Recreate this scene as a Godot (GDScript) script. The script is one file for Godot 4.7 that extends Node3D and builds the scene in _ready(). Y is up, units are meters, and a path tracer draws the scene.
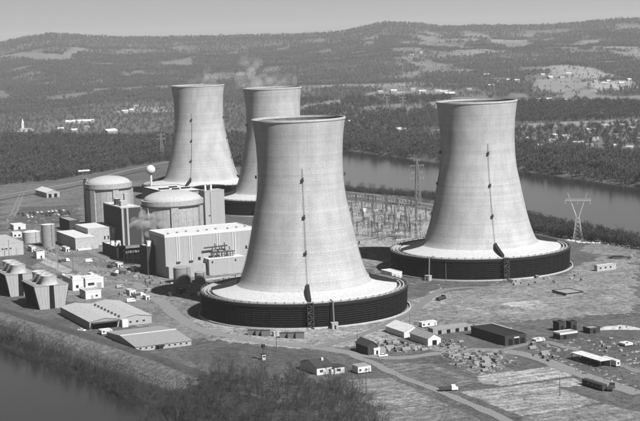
extends Node3D
# A nuclear power station on a river island, seen from the air. Units are metres, the plant yard lies at y = 0.

var M := {}
var used := {}
var rng := RandomNumberGenerator.new()
var noise_a := FastNoiseLite.new()
var noise_b := FastNoiseLite.new()
var plots := FastNoiseLite.new()
const PLANT := 0.4363          # the plant's grid is turned 25 degrees from the camera's

# ------------------------------------------------------------------ mesh building
class MB:
	var v := PackedVector3Array()
	var n := PackedVector3Array()
	var t := PackedVector2Array()
	func tri(a: Vector3, b: Vector3, c: Vector3) -> void:
		var nn := (b - a).cross(c - a).normalized()
		v.append(a); v.append(c); v.append(b)
		for i in 3: n.append(nn)
		t.append(Vector2(0, 0)); t.append(Vector2(1, 1)); t.append(Vector2(1, 0))
	func quad(a: Vector3, b: Vector3, c: Vector3, d: Vector3) -> void:
		tri(a, b, c); tri(a, c, d)
	func vert(p: Vector3, nn: Vector3, uv: Vector2) -> void:
		v.append(p); n.append(nn); t.append(uv)
	func box(c: Vector3, s: Vector3, b := Basis()) -> void:
		var x := b.x * s.x * 0.5
		var y := b.y * s.y * 0.5
		var z := b.z * s.z * 0.5
		quad(c - x - y + z, c + x - y + z, c + x + y + z, c - x + y + z)
		quad(c + x - y - z, c - x - y - z, c - x + y - z, c + x + y - z)
		quad(c + x - y + z, c + x - y - z, c + x + y - z, c + x + y + z)
		quad(c - x - y - z, c - x - y + z, c - x + y + z, c - x + y - z)
		quad(c - x + y + z, c + x + y + z, c + x + y - z, c - x + y - z)
		quad(c - x - y - z, c + x - y - z, c + x - y + z, c - x - y + z)
	func span(a: Vector3, b: Vector3) -> void:                 # box between two corners
		box((a + b) * 0.5, (b - a).abs())
	func bar(a: Vector3, b: Vector3, w: float, w2 := -1.0) -> void:   # square bar that may taper
		if w2 < 0.0: w2 = w
		var d := (b - a).normalized()
		var s := d.cross(Vector3.UP if absf(d.y) < 0.95 else Vector3.RIGHT).normalized()
		var u := s.cross(d).normalized()
		var p := [s + u, -s + u, -s - u, s - u]
		for i in 4:
			var k := (i + 1) % 4
			quad(a + p[k] * w * 0.5, a + p[i] * w * 0.5, b + p[i] * w2 * 0.5, b + p[k] * w2 * 0.5)
		quad(b + p[0] * w2 * 0.5, b + p[1] * w2 * 0.5, b + p[2] * w2 * 0.5, b + p[3] * w2 * 0.5)
	func twig(a: Vector3, b: Vector3, w: float, w2: float) -> void:   # three sides, no ends
		var d := (b - a).normalized()
		var s := d.cross(Vector3.UP if absf(d.y) < 0.95 else Vector3.RIGHT).normalized()
		var u := s.cross(d).normalized()
		var p := [s, -s * 0.5 + u * 0.87, -s * 0.5 - u * 0.87]
		for i in 3:
			var k := (i + 1) % 3
			quad(a + p[k] * w * 0.5, a + p[i] * w * 0.5, b + p[i] * w2 * 0.5, b + p[k] * w2 * 0.5)
	func tube(a: Vector3, b: Vector3, r: float, r2 := -1.0, seg := 10, caps := true) -> void:
		if r2 < 0.0: r2 = r
		var d := (b - a).normalized()
		var s := d.cross(Vector3.UP if absf(d.y) < 0.95 else Vector3.RIGHT).normalized()
		var u := s.cross(d).normalized()
		for i in seg:
			var n0 := s * cos(TAU * i / seg) + u * sin(TAU * i / seg)
			var n1 := s * cos(TAU * (i + 1) / seg) + u * sin(TAU * (i + 1) / seg)
			for q in [[a + n0 * r, n0], [b + n1 * r2, n1], [b + n0 * r2, n0], [a + n0 * r, n0], [a + n1 * r, n1], [b + n1 * r2, n1]]:
				vert(q[0], q[1], Vector2(float(i) / seg, 0))
			if caps:
				tri(b, b + n0 * r2, b + n1 * r2) if d.dot((n0).cross(n1)) > 0 else tri(b, b + n1 * r2, b + n0 * r2)
				tri(a, a + n1 * r, a + n0 * r) if d.dot((n0).cross(n1)) > 0 else tri(a, a + n0 * r, a + n1 * r)
	func lathe(prof: Array, seg: int, smooth := true, a0 := 0.0, a1 := TAU, urep := 1.0, vtop := 1.0) -> void:   # prof: Vector2(radius, height), bottom up = facing out
		var np := prof.size()
		var nr := PackedVector2Array()
		for k in np:
			var e: Vector2 = prof[mini(k + 1, np - 1)] - prof[maxi(k - 1, 0)]
			nr.append(Vector2(e.y, -e.x).normalized())
		for i in seg:
			var f0 := a0 + (a1 - a0) * i / seg
			var f1 := a0 + (a1 - a0) * (i + 1) / seg
			var d0 := Vector3(sin(f0), 0, cos(f0))
			var d1 := Vector3(sin(f1), 0, cos(f1))
			for k in np - 1:
				var p: Vector2 = prof[k]
				var q: Vector2 = prof[k + 1]
				var na := nr[k]
				var nb := nr[k + 1]
				if not smooth:
					na = Vector2((q - p).y, -(q - p).x).normalized()
					nb = na
				var u0 := urep * i / seg
				var u1 := urep * (i + 1) / seg
				var A := [d0 * p.x + Vector3(0, p.y, 0), d0 * na.x + Vector3(0, na.y, 0), Vector2(u0, 1.0 - p.y / vtop)]
				var B := [d1 * p.x + Vector3(0, p.y, 0), d1 * na.x + Vector3(0, na.y, 0), Vector2(u1, 1.0 - p.y / vtop)]
				var C := [d1 * q.x + Vector3(0, q.y, 0), d1 * nb.x + Vector3(0, nb.y, 0), Vector2(u1, 1.0 - q.y / vtop)]
				var D := [d0 * q.x + Vector3(0, q.y, 0), d0 * nb.x + Vector3(0, nb.y, 0), Vector2(u0, 1.0 - q.y / vtop)]
				for w in [A, C, B, A, D, C]: vert(w[0], w[1], w[2])
	func prism(pts: Array, a: Vector3, b: Vector3) -> void:    # polygon (x right, y up; counter-clockwise seen from b) pushed from a to b
		var d := (b - a).normalized()
		var s := Vector3.UP.cross(d).normalized()
		var m := pts.size()
		for i in m:
			var p: Vector2 = pts[i]
			var q: Vector2 = pts[(i + 1) % m]
			quad(b + s * p.x + Vector3.UP * p.y, a + s * p.x + Vector3.UP * p.y, a + s * q.x + Vector3.UP * q.y, b + s * q.x + Vector3.UP * q.y)
		var idx := Geometry2D.triangulate_polygon(PackedVector2Array(pts))
		for i in range(0, idx.size(), 3):
			var P := []
			for j in 3: P.append(pts[idx[i + j]])
			if (P[1] - P[0]).cross(P[2] - P[0]) < 0: P.reverse()
			tri(b + s * P[0].x + Vector3.UP * P[0].y, b + s * P[1].x + Vector3.UP * P[1].y, b + s * P[2].x + Vector3.UP * P[2].y)
			tri(a + s * P[0].x + Vector3.UP * P[0].y, a + s * P[2].x + Vector3.UP * P[2].y, a + s * P[1].x + Vector3.UP * P[1].y)
	func mesh() -> ArrayMesh:
		var arr := []
		arr.resize(Mesh.ARRAY_MAX)
		arr[Mesh.ARRAY_VERTEX] = v
		arr[Mesh.ARRAY_NORMAL] = n
		arr[Mesh.ARRAY_TEX_UV] = t
		var m := ArrayMesh.new()
		m.add_surface_from_arrays(Mesh.PRIMITIVE_TRIANGLES, arr)
		return m

func numbered(called: String) -> String:
	var k: int = used.get(called, 0)
	used[called] = k + 1
	return called if k == 0 else "%s_%03d" % [called, k]

func thing(called: String, label: String, category: String, at := Vector3.ZERO, turn := 0.0, group := "") -> Node3D:
	var o := Node3D.new()
	o.name = numbered(called)
	add_child(o, true)
	o.position = at
	o.rotation.y = turn
	tag(o, label, category, group)
	return o

func tag(o: Node, label: String, category: String, group := "", kind := "") -> void:
	o.set_meta("label", label)
	o.set_meta("category", category)
	if group: o.set_meta("group", group)
	if kind: o.set_meta("kind", kind)

func part(parent: Node, called: String, mesh: Mesh, m: Material, at := Vector3.ZERO, turn := 0.0) -> MeshInstance3D:
	var o := MeshInstance3D.new()
	o.name = called
	o.mesh = mesh
	o.material_override = m
	o.position = at
	o.rotation.y = turn
	parent.add_child(o, true)
	return o

func solo(called: String, mesh: Mesh, m: Material, label: String, category: String, at := Vector3.ZERO, turn := 0.0, group := "", kind := "") -> MeshInstance3D:
	var o := part(self, numbered(called), mesh, m, at, turn)
	tag(o, label, category, group, kind)
	return o

func copy(o: Node3D, called: String, at: Vector3, turn: float, label := "", group := "", size := 1.0) -> Node3D:
	var c: Node3D = o.duplicate()
	c.name = numbered(called)
	add_child(c, true)
	c.position = at
	c.rotation.y = turn
	c.scale = Vector3.ONE * size
	if label: c.set_meta("label", label)
	if group: c.set_meta("group", group)
	return c

func boxmesh(a: Vector3, b: Vector3) -> ArrayMesh:
	var m := MB.new()
	m.span(a, b)
	return m.mesh()

# ------------------------------------------------------------------ materials (a black and white photograph: all colours are greys)
func grey(v: float) -> Color:
	return Color(v, v, v).linear_to_srgb()

func noise_tex(seed_: int, freq: float, lo: float, hi: float, size := 512, stretch := Vector2.ONE, octaves := 5) -> ImageTexture:
	var fn := FastNoiseLite.new()
	fn.seed = seed_
	fn.frequency = freq
	fn.noise_type = FastNoiseLite.TYPE_SIMPLEX
	fn.fractal_octaves = octaves
	var im := fn.get_seamless_image(int(size / stretch.x), int(size / stretch.y))
	im.convert(Image.FORMAT_L8)
	im.resize(size, size, Image.INTERPOLATE_CUBIC)
	var d := im.get_data()
	for i in d.size():
		d[i] = int(255.0 * clampf(lo + (hi - lo) * d[i] / 255.0, 0, 1))
	var o := Image.create_from_data(size, size, false, Image.FORMAT_L8, d)
	o.generate_mipmaps()
	return ImageTexture.create_from_image(o)

func material(v: float, rough := 0.9, tex: Texture2D = null, scale_ := 0.1, metal := 0.0, world_map := true) -> StandardMaterial3D:
	var m := StandardMaterial3D.new()
	m.albedo_color = grey(v)
	m.roughness = rough
	m.metallic = metal
	m.metallic_specular = 0.5 if rough < 0.5 else 0.15
	if tex:
		m.albedo_texture = tex
		m.uv1_triplanar = world_map
		m.uv1_world_triplanar = world_map
		m.uv1_scale = Vector3.ONE * scale_
	return m

func make_materials() -> void:
	var blotch := noise_tex(11, 0.012, 0.88, 1.06)
	var fine := noise_tex(12, 0.05, 0.72, 1.14)
	var streak := noise_tex(13, 0.02, 0.86, 1.06, 512, Vector2(1, 2))
	var ribbed := siding_tex()
	M.concrete = material(0.36, 0.95, blotch, 0.05)
	M.concrete_dark = material(0.22, 0.95, blotch, 0.06)
	M.plaster = material(0.34, 0.95, streak, 0.06)
	M.siding = material(0.37, 0.7, ribbed, 0.06)
	M.siding_mid = material(0.30, 0.75, ribbed, 0.06)
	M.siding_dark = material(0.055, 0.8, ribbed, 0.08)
	M.white = material(0.56, 0.8, fine, 0.12)
	M.roof_white = material(0.50, 0.85, blotch, 0.04)
	M.roof_pale = material(0.34, 0.9, blotch, 0.05)
	M.roof_grey = material(0.24, 0.9, blotch, 0.07)
	M.roof_dark = material(0.05, 0.9, blotch, 0.1)
	M.tar = material(0.03, 0.95, fine, 0.1)
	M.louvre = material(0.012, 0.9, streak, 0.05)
	M.louvre_frame = material(0.018, 0.9, fine, 0.1)
	M.steel = material(0.2, 0.6, fine, 0.2, 0.3)
	M.steel_dark = material(0.07, 0.7, fine, 0.2, 0.2)
	M.steel_pale = material(0.5, 0.6, fine, 0.2, 0.2)
	M.window = material(0.02, 0.2)
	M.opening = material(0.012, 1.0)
	M.wood = material(0.12, 0.95, streak, 0.2)
	M.wood_pale = material(0.3, 0.95, streak, 0.2)
	M.bark = material(0.058, 1.0, fine, 0.4)
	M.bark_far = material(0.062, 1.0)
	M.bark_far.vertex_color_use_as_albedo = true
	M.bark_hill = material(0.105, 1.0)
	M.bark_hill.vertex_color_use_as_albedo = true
	M.scrub = material(0.06, 1.0)
	M.paint_black = material(0.03, 0.4)
	M.paint_white = material(0.75, 0.4)
	M.paint_grey = material(0.25, 0.4)
	M.rubber = material(0.02, 0.9)
	M.rock = material(0.11, 0.95, fine, 0.2)
	M.dirt_pile = material(0.2, 1.0, fine, 0.15)
	M.water_dark = material(0.02, 0.15)

func siding_tex() -> ImageTexture:       # weathered metal siding: upright sheets of slightly different tone, grime runs
	var n := FastNoiseLite.new()
	n.seed = 5
	n.frequency = 0.02
	var d := PackedByteArray()
	d.resize(512 * 512)
	var r := RandomNumberGenerator.new()
	r.seed = 8
	var tone := []
	for i in 33: tone.append(r.randf_range(-0.02, 0.02))
	for y in 512:
		for x in 512:
			var k := x / 16
			var v: float = 0.88 + tone[k] + 0.04 * n.get_noise_2d(x * 1.6, y * 0.35) + 0.06 * n.get_noise_2d(x * 5.0 + 900, y * 5.0)
			if x % 16 == 0: v -= 0.03
			d[y * 512 + x] = int(255.0 * clampf(v, 0, 1))
	var im := Image.create_from_data(512, 512, false, Image.FORMAT_L8, d)
	im.generate_mipmaps()
	return ImageTexture.create_from_image(im)

func shell_tex(seed_: int) -> ImageTexture:   # cast concrete: one ring per lift of the formwork, tone differing from lift to lift, weather streaks below the rim
	var n := FastNoiseLite.new()
	n.seed = seed_
	n.frequency = 0.01
	var r := RandomNumberGenerator.new()
	r.seed = seed_
	var w := 768
	var h := 1024
	var d := PackedByteArray()
	d.resize(w * h)
	var lifts := 84
	var tone := []
	for i in lifts + 1: tone.append(r.randf_range(-0.022, 0.022))
	var jog := []
	for i in 200: jog.append(r.randf_range(-0.004, 0.004))
	for y in h:
		var fl := float(y) * lifts / h
		var k := int(fl)
		var seam := 0.05 if fl - k < 0.12 else 0.0
		for x in w:
			var panel: float = jog[(x / 24 + k * 37) % 200]
			var v: float = 0.80 + tone[k] + panel - seam + 0.07 * n.get_noise_2d(x * 0.6, y * 0.5) + 0.03 * n.get_noise_2d(x * 4.0, y * 0.25 + 700) + 0.07 * n.get_noise_2d(x * 6.0, y * 9.0) + 0.05 * n.get_noise_2d(x * 16.0, y * 22.0)
			d[y * w + x] = int(255.0 * clampf(v, 0, 1))
	var im := Image.create_from_data(w, h, false, Image.FORMAT_L8, d)
	im.generate_mipmaps()
	return ImageTexture.create_from_image(im)

# ------------------------------------------------------------------ land
const RIDGE := [[0, 160], [25, 187], [50, 205], [75, 192], [100, 179], [130, 168], [160, 163], [200, 161], [250, 157], [300, 153], [340, 160], [355, 176], [385, 206], [420, 188], [440, 171], [480, 167], [540, 159], [580, 167], [610, 178], [640, 178]]
const RISE_D := [2300.0, 3500.0, 5000.0, 6500.0, 8500.0, 9500.0, 14000.0]
var west := PackedVector2Array([Vector2(-900, -1950), Vector2(-450, -1260), Vector2(-181, -861), Vector2(-145, -809), Vector2(-112, -761), Vector2(-60, -672), Vector2(20, -540), Vector2(200, -240), Vector2(200, 2500), Vector2(-9000, 2500), Vector2(-9000, -1950)])
var east := PackedVector2Array([Vector2(420, -400), Vector2(300, -1000), Vector2(246, -1197), Vector2(195, -1379), Vector2(109, -1533), Vector2(27, -1628), Vector2(-40, -1690), Vector2(-70, -1900), Vector2(-40, -2330), Vector2(39, -2227), Vector2(153, -1956), Vector2(230, -1825), Vector2(325, -1579), Vector2(480, -1200), Vector2(800, -400)])

func table(x: float, xs: Array, ys: Array) -> float:
	if x <= xs[0]: return ys[0]
	for i in xs.size() - 1:
		if x < xs[i + 1]: return lerpf(ys[i], ys[i + 1], (x - xs[i]) / (xs[i + 1] - xs[i]))
	return ys[-1]

func ridge(a: float) -> float:
	var s := a * 1564.0 + 314.0
	if s <= 0: return 160.0
	for i in RIDGE.size() - 1:
		if s < RIDGE[i + 1][0]: return lerpf(RIDGE[i][1], RIDGE[i + 1][1], (s - RIDGE[i][0]) / float(RIDGE[i + 1][0] - RIDGE[i][0]))
	return 178.0

func to_shore(p: Vector2, poly: PackedVector2Array) -> float:     # distance to a shore, negative in the water
	var best := 1e12
	for i in poly.size():
		var a := poly[i]
		var ab := poly[(i + 1) % poly.size()] - a
		best = minf(best, (p - a - ab * clampf((p - a).dot(ab) / ab.length_squared(), 0, 1)).length_squared())
	return -sqrt(best) if Geometry2D.is_point_in_polygon(p, poly) else sqrt(best)

const WEST_T := [-20.0, 0.0, 9.0, 13.0, 26.0, 31.0, 40.0]
const WEST_H := [-9.0, -5.0, -2.6, -1.6, 3.0, 3.1, 0.0]
const EAST_T := [-25.0, 0.0, 8.0, 18.0, 30.0]
const EAST_H := [-10.0, -5.0, -2.0, -0.6, 0.0]

func height(x: float, z: float) -> float:
	var d := -z
	if d < 500.0:
		return table(to_shore(Vector2(x, z), west), WEST_T, WEST_H) if x < 900 else 0.0
	if d <= 2300.0:
		var h := 0.0
		if x < 120.0:
			h = table(to_shore(Vector2(x, z), west), WEST_T, WEST_H)
		if x > -160.0:
			h = minf(h, table(to_shore(Vector2(x, z), east), EAST_T, EAST_H)) if h <= 0.01 else h
		if d > 1750.0 and x > 500: h += 0.0
		return h
	var r := ridge(x / d)
	var b := table(d, RISE_D, [0.0, 8.0, 30.0, r * 0.45, r, r * 0.8, 40.0])
	b += noise_b.get_noise_2d(x * 0.12, z * 0.12) * 26.0 * smoothstep(2600, 6000, d) * (1.0 - smoothstep(7400, 8300, d))
	b += noise_b.get_noise_2d(x * 0.5, z * 0.5) * 5.0 * smoothstep(2400, 4000, d)
	if d < 2460.0 and absf(x) < 300: b = minf(b, table(to_shore(Vector2(x, z), east), EAST_T, EAST_H) + b)
	return b

func axis(stops: Array) -> PackedFloat32Array:      # stops: [from, to, step]
	var o := PackedFloat32Array()
	for s in stops:
		var k := int(round(absf(s[1] - s[0]) / s[2]))
		for i in k: o.append(lerpf(s[0], s[1], float(i) / k))
	o.append(stops[-1][1])
	return o

const TEX_X := [-380.0, 380.0]
const TEX_Z := [-560.0, -1800.0]
var fields := []

func far_tone(x: float, z: float) -> float:
	var p := Vector2(x + noise_a.get_noise_2d(x * 0.5, z * 0.5) * 25.0, z + noise_a.get_noise_2d(x * 0.5 + 99, z * 0.5) * 40.0)
	for f in fields:
		if Geometry2D.is_point_in_polygon(p, f[0]): return f[1] * (1.0 + 0.25 * noise_a.get_noise_2d(x * 1.5, z * 1.5))
	var k := noise_b.get_noise_2d(x * 0.45 + 300, z * 0.16)
	var open := smoothstep(0.05, 0.12, k) * smoothstep(2300, 3200, -z) * (0.35 + 0.65 * smoothstep(-300, 900, x)) * (1.0 - smoothstep(7500, 8200, -z))
	var cell := plots.get_noise_2d(x * 0.9 + z * 0.15, z * 0.6) * 0.5 + 0.5
	var t := lerpf(lerpf(0.065, 0.07, smoothstep(4500, 6500, -z)), 0.035 + 0.17 * cell, open)
	return t * (1.0 + 0.35 * noise_a.get_noise_2d(x * 0.9, z * 0.9))

func build_ground() -> void:
	var xs := axis([[-9000.0, -3000.0, 300.0], [-3000.0, -1200.0, 36.0], [-1200.0, -380.0, 16.0], [-380.0, 380.0, 5.0], [380.0, 1200.0, 16.0], [1200.0, 3000.0, 36.0], [3000.0, 9000.0, 300.0]])
	var zs := axis([[3000.0, 0.0, 500.0], [0.0, -560.0, 20.0], [-560.0, -1800.0, 5.0], [-1800.0, -3400.0, 14.0], [-3400.0, -10400.0, 35.0], [-10400.0, -11000.0, 300.0]])
	var nx := xs.size()
	var nz := zs.size()
	var hs := PackedFloat32Array()
	hs.resize(nx * nz)
	for j in nz:
		for i in nx: hs[j * nx + i] = height(xs[i], zs[j])
	var vs := PackedVector3Array()
	var ns := PackedVector3Array()
	var cs := PackedColorArray()
	var us := PackedVector2Array()
	vs.resize(nx * nz); ns.resize(nx * nz); cs.resize(nx * nz); us.resize(nx * nz)
	for j in nz:
		for i in nx:
			var q := j * nx + i
			var x := xs[i]
			var z := zs[j]
			vs[q] = Vector3(x, hs[q], z)
			var i0 := maxi(i - 1, 0)
			var i1 := mini(i + 1, nx - 1)
			var j0 := maxi(j - 1, 0)
			var j1 := mini(j + 1, nz - 1)
			ns[q] = Vector3(-(hs[j * nx + i1] - hs[j * nx + i0]) / (xs[i1] - xs[i0]), 1, -(hs[j1 * nx + i] - hs[j0 * nx + i]) / (zs[j1] - zs[j0])).normalized()
			us[q] = Vector2((x - TEX_X[0]) / (TEX_X[1] - TEX_X[0]), (z - TEX_Z[0]) / (TEX_Z[1] - TEX_Z[0]))
			var g := far_tone(x, z) if z < -1795.0 or absf(x) > 375.0 else 0.08
			cs[q] = Color(g, g, g)
	var near := PackedInt32Array()
	var far := PackedInt32Array()
	for j in nz - 1:
		for i in nx - 1:
			var q := j * nx + i
			var inside: bool = xs[i] >= TEX_X[0] - 0.1 and xs[i + 1] <= TEX_X[1] + 0.1 and zs[j] <= TEX_Z[0] + 0.1 and zs[j + 1] >= TEX_Z[1] - 0.1
			var l := near if inside else far
			for k in [q, q + nx, q + 1, q + 1, q + nx, q + nx + 1]: l.append(k)
			if inside: near = l
			else: far = l
	var mesh := ArrayMesh.new()
	for l in [near, far]:
		var arr := []
		arr.resize(Mesh.ARRAY_MAX)
		arr[Mesh.ARRAY_VERTEX] = vs
		arr[Mesh.ARRAY_NORMAL] = ns
		arr[Mesh.ARRAY_COLOR] = cs
		arr[Mesh.ARRAY_TEX_UV] = us
		arr[Mesh.ARRAY_INDEX] = l
		mesh.add_surface_from_arrays(Mesh.PRIMITIVE_TRIANGLES, arr)
	var mn := StandardMaterial3D.new()
	mn.albedo_texture = ground_tex()
	mn.roughness = 1.0
	mn.texture_repeat = false
	var mf := StandardMaterial3D.new()
	mf.vertex_color_use_as_albedo = true
	mf.roughness = 1.0
	mesh.surface_set_material(0, mn)
	mesh.surface_set_material(1, mf)
	var o := MeshInstance3D.new()
	o.name = "ground"
	o.mesh = mesh
	add_child(o)
	tag(o, "bare earth, rough grass and wooded hills around the plant", "ground", "", "structure")

# bare earth, gravel, grass, ploughed and cindered areas of the yard, as one map of ground colour; x, z in metres
func ground_zones() -> Array:
	return [
		# [outline, albedo, how ragged in metres]
		[[Vector2(-387.5, -1895.2), Vector2(-208.6, -2125.5), Vector2(-107.9, -1898.8), Vector2(-72.9, -1414.6), Vector2(-163.2, -1329.8), Vector2(-273.8, -1325.4)], 0.099, 5.0],
		[[Vector2(-214.8, -1277.9), Vector2(-101, -1299.7), Vector2(-48.6, -1235.3), Vector2(-15.6, -1117.2), Vector2(-2.4, -792.6), Vector2(-67, -830.2), Vector2(-118.6, -898.8), Vector2(-166.2, -977), Vector2(-209.7, -1112.7)], 0.125, 4.0],
		[[Vector2(-298.5, -1549.2), Vector2(-240.8, -1549.6), Vector2(-219.6, -1433.4), Vector2(-233.2, -1391.6), Vector2(-280.5, -1404.7)], 0.066, 2.0],
		[[Vector2(-73.8, -884.3), Vector2(-69.7, -915.8), Vector2(-13.2, -849.1), Vector2(47, -900.2), Vector2(58.5, -932.4), Vector2(74.9, -985.5), Vector2(57.4, -872.5), Vector2(34.4, -807.3), Vector2(-2.4, -792.6), Vector2(-61.6, -829.2)], 0.178, 2.0],
		[[Vector2(24.6, -1512.4), Vector2(74.4, -1444), Vector2(99.9, -1387.5), Vector2(80.5, -1167.9), Vector2(48.9, -1170.2), Vector2(23, -1160.1)], 0.19, 2.0],
		[[Vector2(30.4, -1158.3), Vector2(48.2, -1092.5), Vector2(37, -936.6), Vector2(49.6, -934.1), Vector2(163.5, -1020.5), Vector2(196.4, -1092.2), Vector2(216.6, -1053.5), Vector2(178.3, -868.7), Vector2(131.7, -858.7), Vector2(80, -844.1), Vector2(42.7, -862.9), Vector2(42.4, -972.7), Vector2(30.6, -1096.6)], 0.145, 4.0],
		[[Vector2(79.3, -928.2), Vector2(125.1, -978.9), Vector2(179.6, -999.9), Vector2(197.2, -959.8), Vector2(186.3, -907), Vector2(134.5, -877), Vector2(87.3, -860.8), Vector2(61.5, -890.9)], 0.15, 6.0, 0.2],
		[[Vector2(107.5, -912.2), Vector2(129.1, -918.4), Vector2(128.1, -891.3), Vector2(113.1, -887.6)], 0.218, 3.0],
		[[Vector2(112.7, -804.5), Vector2(147, -820.5), Vector2(166.5, -811.5), Vector2(147.7, -720.9), Vector2(129.5, -765.6)], 0.066, 3.0],
		[[Vector2(94.8, -766.4), Vector2(117.4, -767.6), Vector2(143.4, -700.2), Vector2(135.5, -662.2), Vector2(120.3, -673.8), Vector2(101.1, -723.8), Vector2(85.2, -748.9)], 0.066, 3.0],
		[[Vector2(71.4, -719.7), Vector2(108.6, -736), Vector2(116.2, -723.6), Vector2(115.8, -712.9), Vector2(79.2, -697.6), Vector2(70.6, -703)], 0.20, 1.0, 0.5],
		[[Vector2(60.1, -688.5), Vector2(81.1, -695.3), Vector2(115.1, -708.7), Vector2(120.4, -664.4), Vector2(98.4, -645.8), Vector2(80.9, -641.3)], 0.185, 0.6, 0.5],
		[[Vector2(27.1, -758.3), Vector2(51.1, -749.7), Vector2(71, -707.1), Vector2(51.5, -693.7), Vector2(33.7, -734.3)], 0.112, 1.0, 0.6],
		[[Vector2(11.4, -720.4), Vector2(30.2, -721.8), Vector2(63.5, -635.2), Vector2(68.1, -604.1), Vector2(4.9, -612.3)], 0.125, 1.0, 0.45],
		[[Vector2(80.4, -638), Vector2(119, -657.2), Vector2(131.2, -641.2), Vector2(122, -597.1), Vector2(75.9, -603.1)], 0.13, 1.0, 0.45],
		[[Vector2(-58.8, -828.7), Vector2(2.7, -786.7), Vector2(-12.4, -755.2), Vector2(-73, -774.4), Vector2(-68.5, -814.1)], 0.066, 3.0],
		[[Vector2(-58.7, -802), Vector2(-52.5, -811.4), Vector2(-41.4, -799.1), Vector2(-43.2, -781.7), Vector2(-52.1, -778.3)], 0.046, 1.5],
		[[Vector2(57.6, -782.6), Vector2(90.5, -772.1), Vector2(94.8, -747.4), Vector2(72.8, -723.8), Vector2(61.7, -748)], 0.112, 2.0],
		[[Vector2(-209.4, -1152.1), Vector2(-208.4, -1172.7), Vector2(-178.4, -1105.7), Vector2(-179.8, -1087.3)], 0.224, 0.6],
		[[Vector2(-203.2, -1215.3), Vector2(-193.2, -1201.6), Vector2(-146.8, -1071), Vector2(-151.5, -1054.4), Vector2(-174, -1114.3)], 0.132, 2.0],
		[[Vector2(-170.9, -1143.2), Vector2(-148.1, -1137.9), Vector2(-101.2, -1026.7), Vector2(-94.9, -1001), Vector2(-122.5, -1039.6)], 0.106, 3.0],
		[[Vector2(-90, -666.8), Vector2(-82.3, -717.7), Vector2(-53.5, -743.4), Vector2(-12.3, -741.5), Vector2(9, -716.5), Vector2(21.2, -669.3), Vector2(24.9, -594.6), Vector2(-107.2, -611.4)], 0.07, 3.0],
		[[Vector2(34.4, -729.8), Vector2(47.9, -745.6), Vector2(63.2, -712.5), Vector2(51.5, -693.7)], 0.085, 0.4, 0.3],
		[[Vector2(34.9, -704.3), Vector2(45.6, -675.2), Vector2(35.6, -654.6), Vector2(20.5, -686.5)], 0.15, 0.4, 0.5],
		[[Vector2(84.7, -744.3), Vector2(100.2, -751.2), Vector2(107.7, -736.1), Vector2(90, -725.5)], 0.07, 0.5],
		[[Vector2(103.5, -690), Vector2(124.2, -694.9), Vector2(133, -662.6), Vector2(119, -657.2)], 0.075, 0.6],
		[[Vector2(43.1, -795.2), Vector2(60.1, -800.2), Vector2(74.4, -787.4), Vector2(58.2, -777.4)], 0.17, 0.6],
		[[Vector2(80, -844.1), Vector2(108.3, -850.9), Vector2(128, -835.4), Vector2(113.5, -809.8), Vector2(83.6, -826.2)], 0.08, 1.5],
		[[Vector2(52.6, -933.5), Vector2(70.3, -959.3), Vector2(77.6, -943), Vector2(59.3, -891.3)], 0.17, 2.0],
		[[Vector2(-13, -826.3), Vector2(14, -832.8), Vector2(25.2, -814.2), Vector2(8, -801.2)], 0.16, 1.0],
		[[Vector2(191.9, -1185.4), Vector2(232.5, -1130.1), Vector2(216.6, -1053.5), Vector2(193.9, -1118.4)], 0.132, 4.0],
	]

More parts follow.
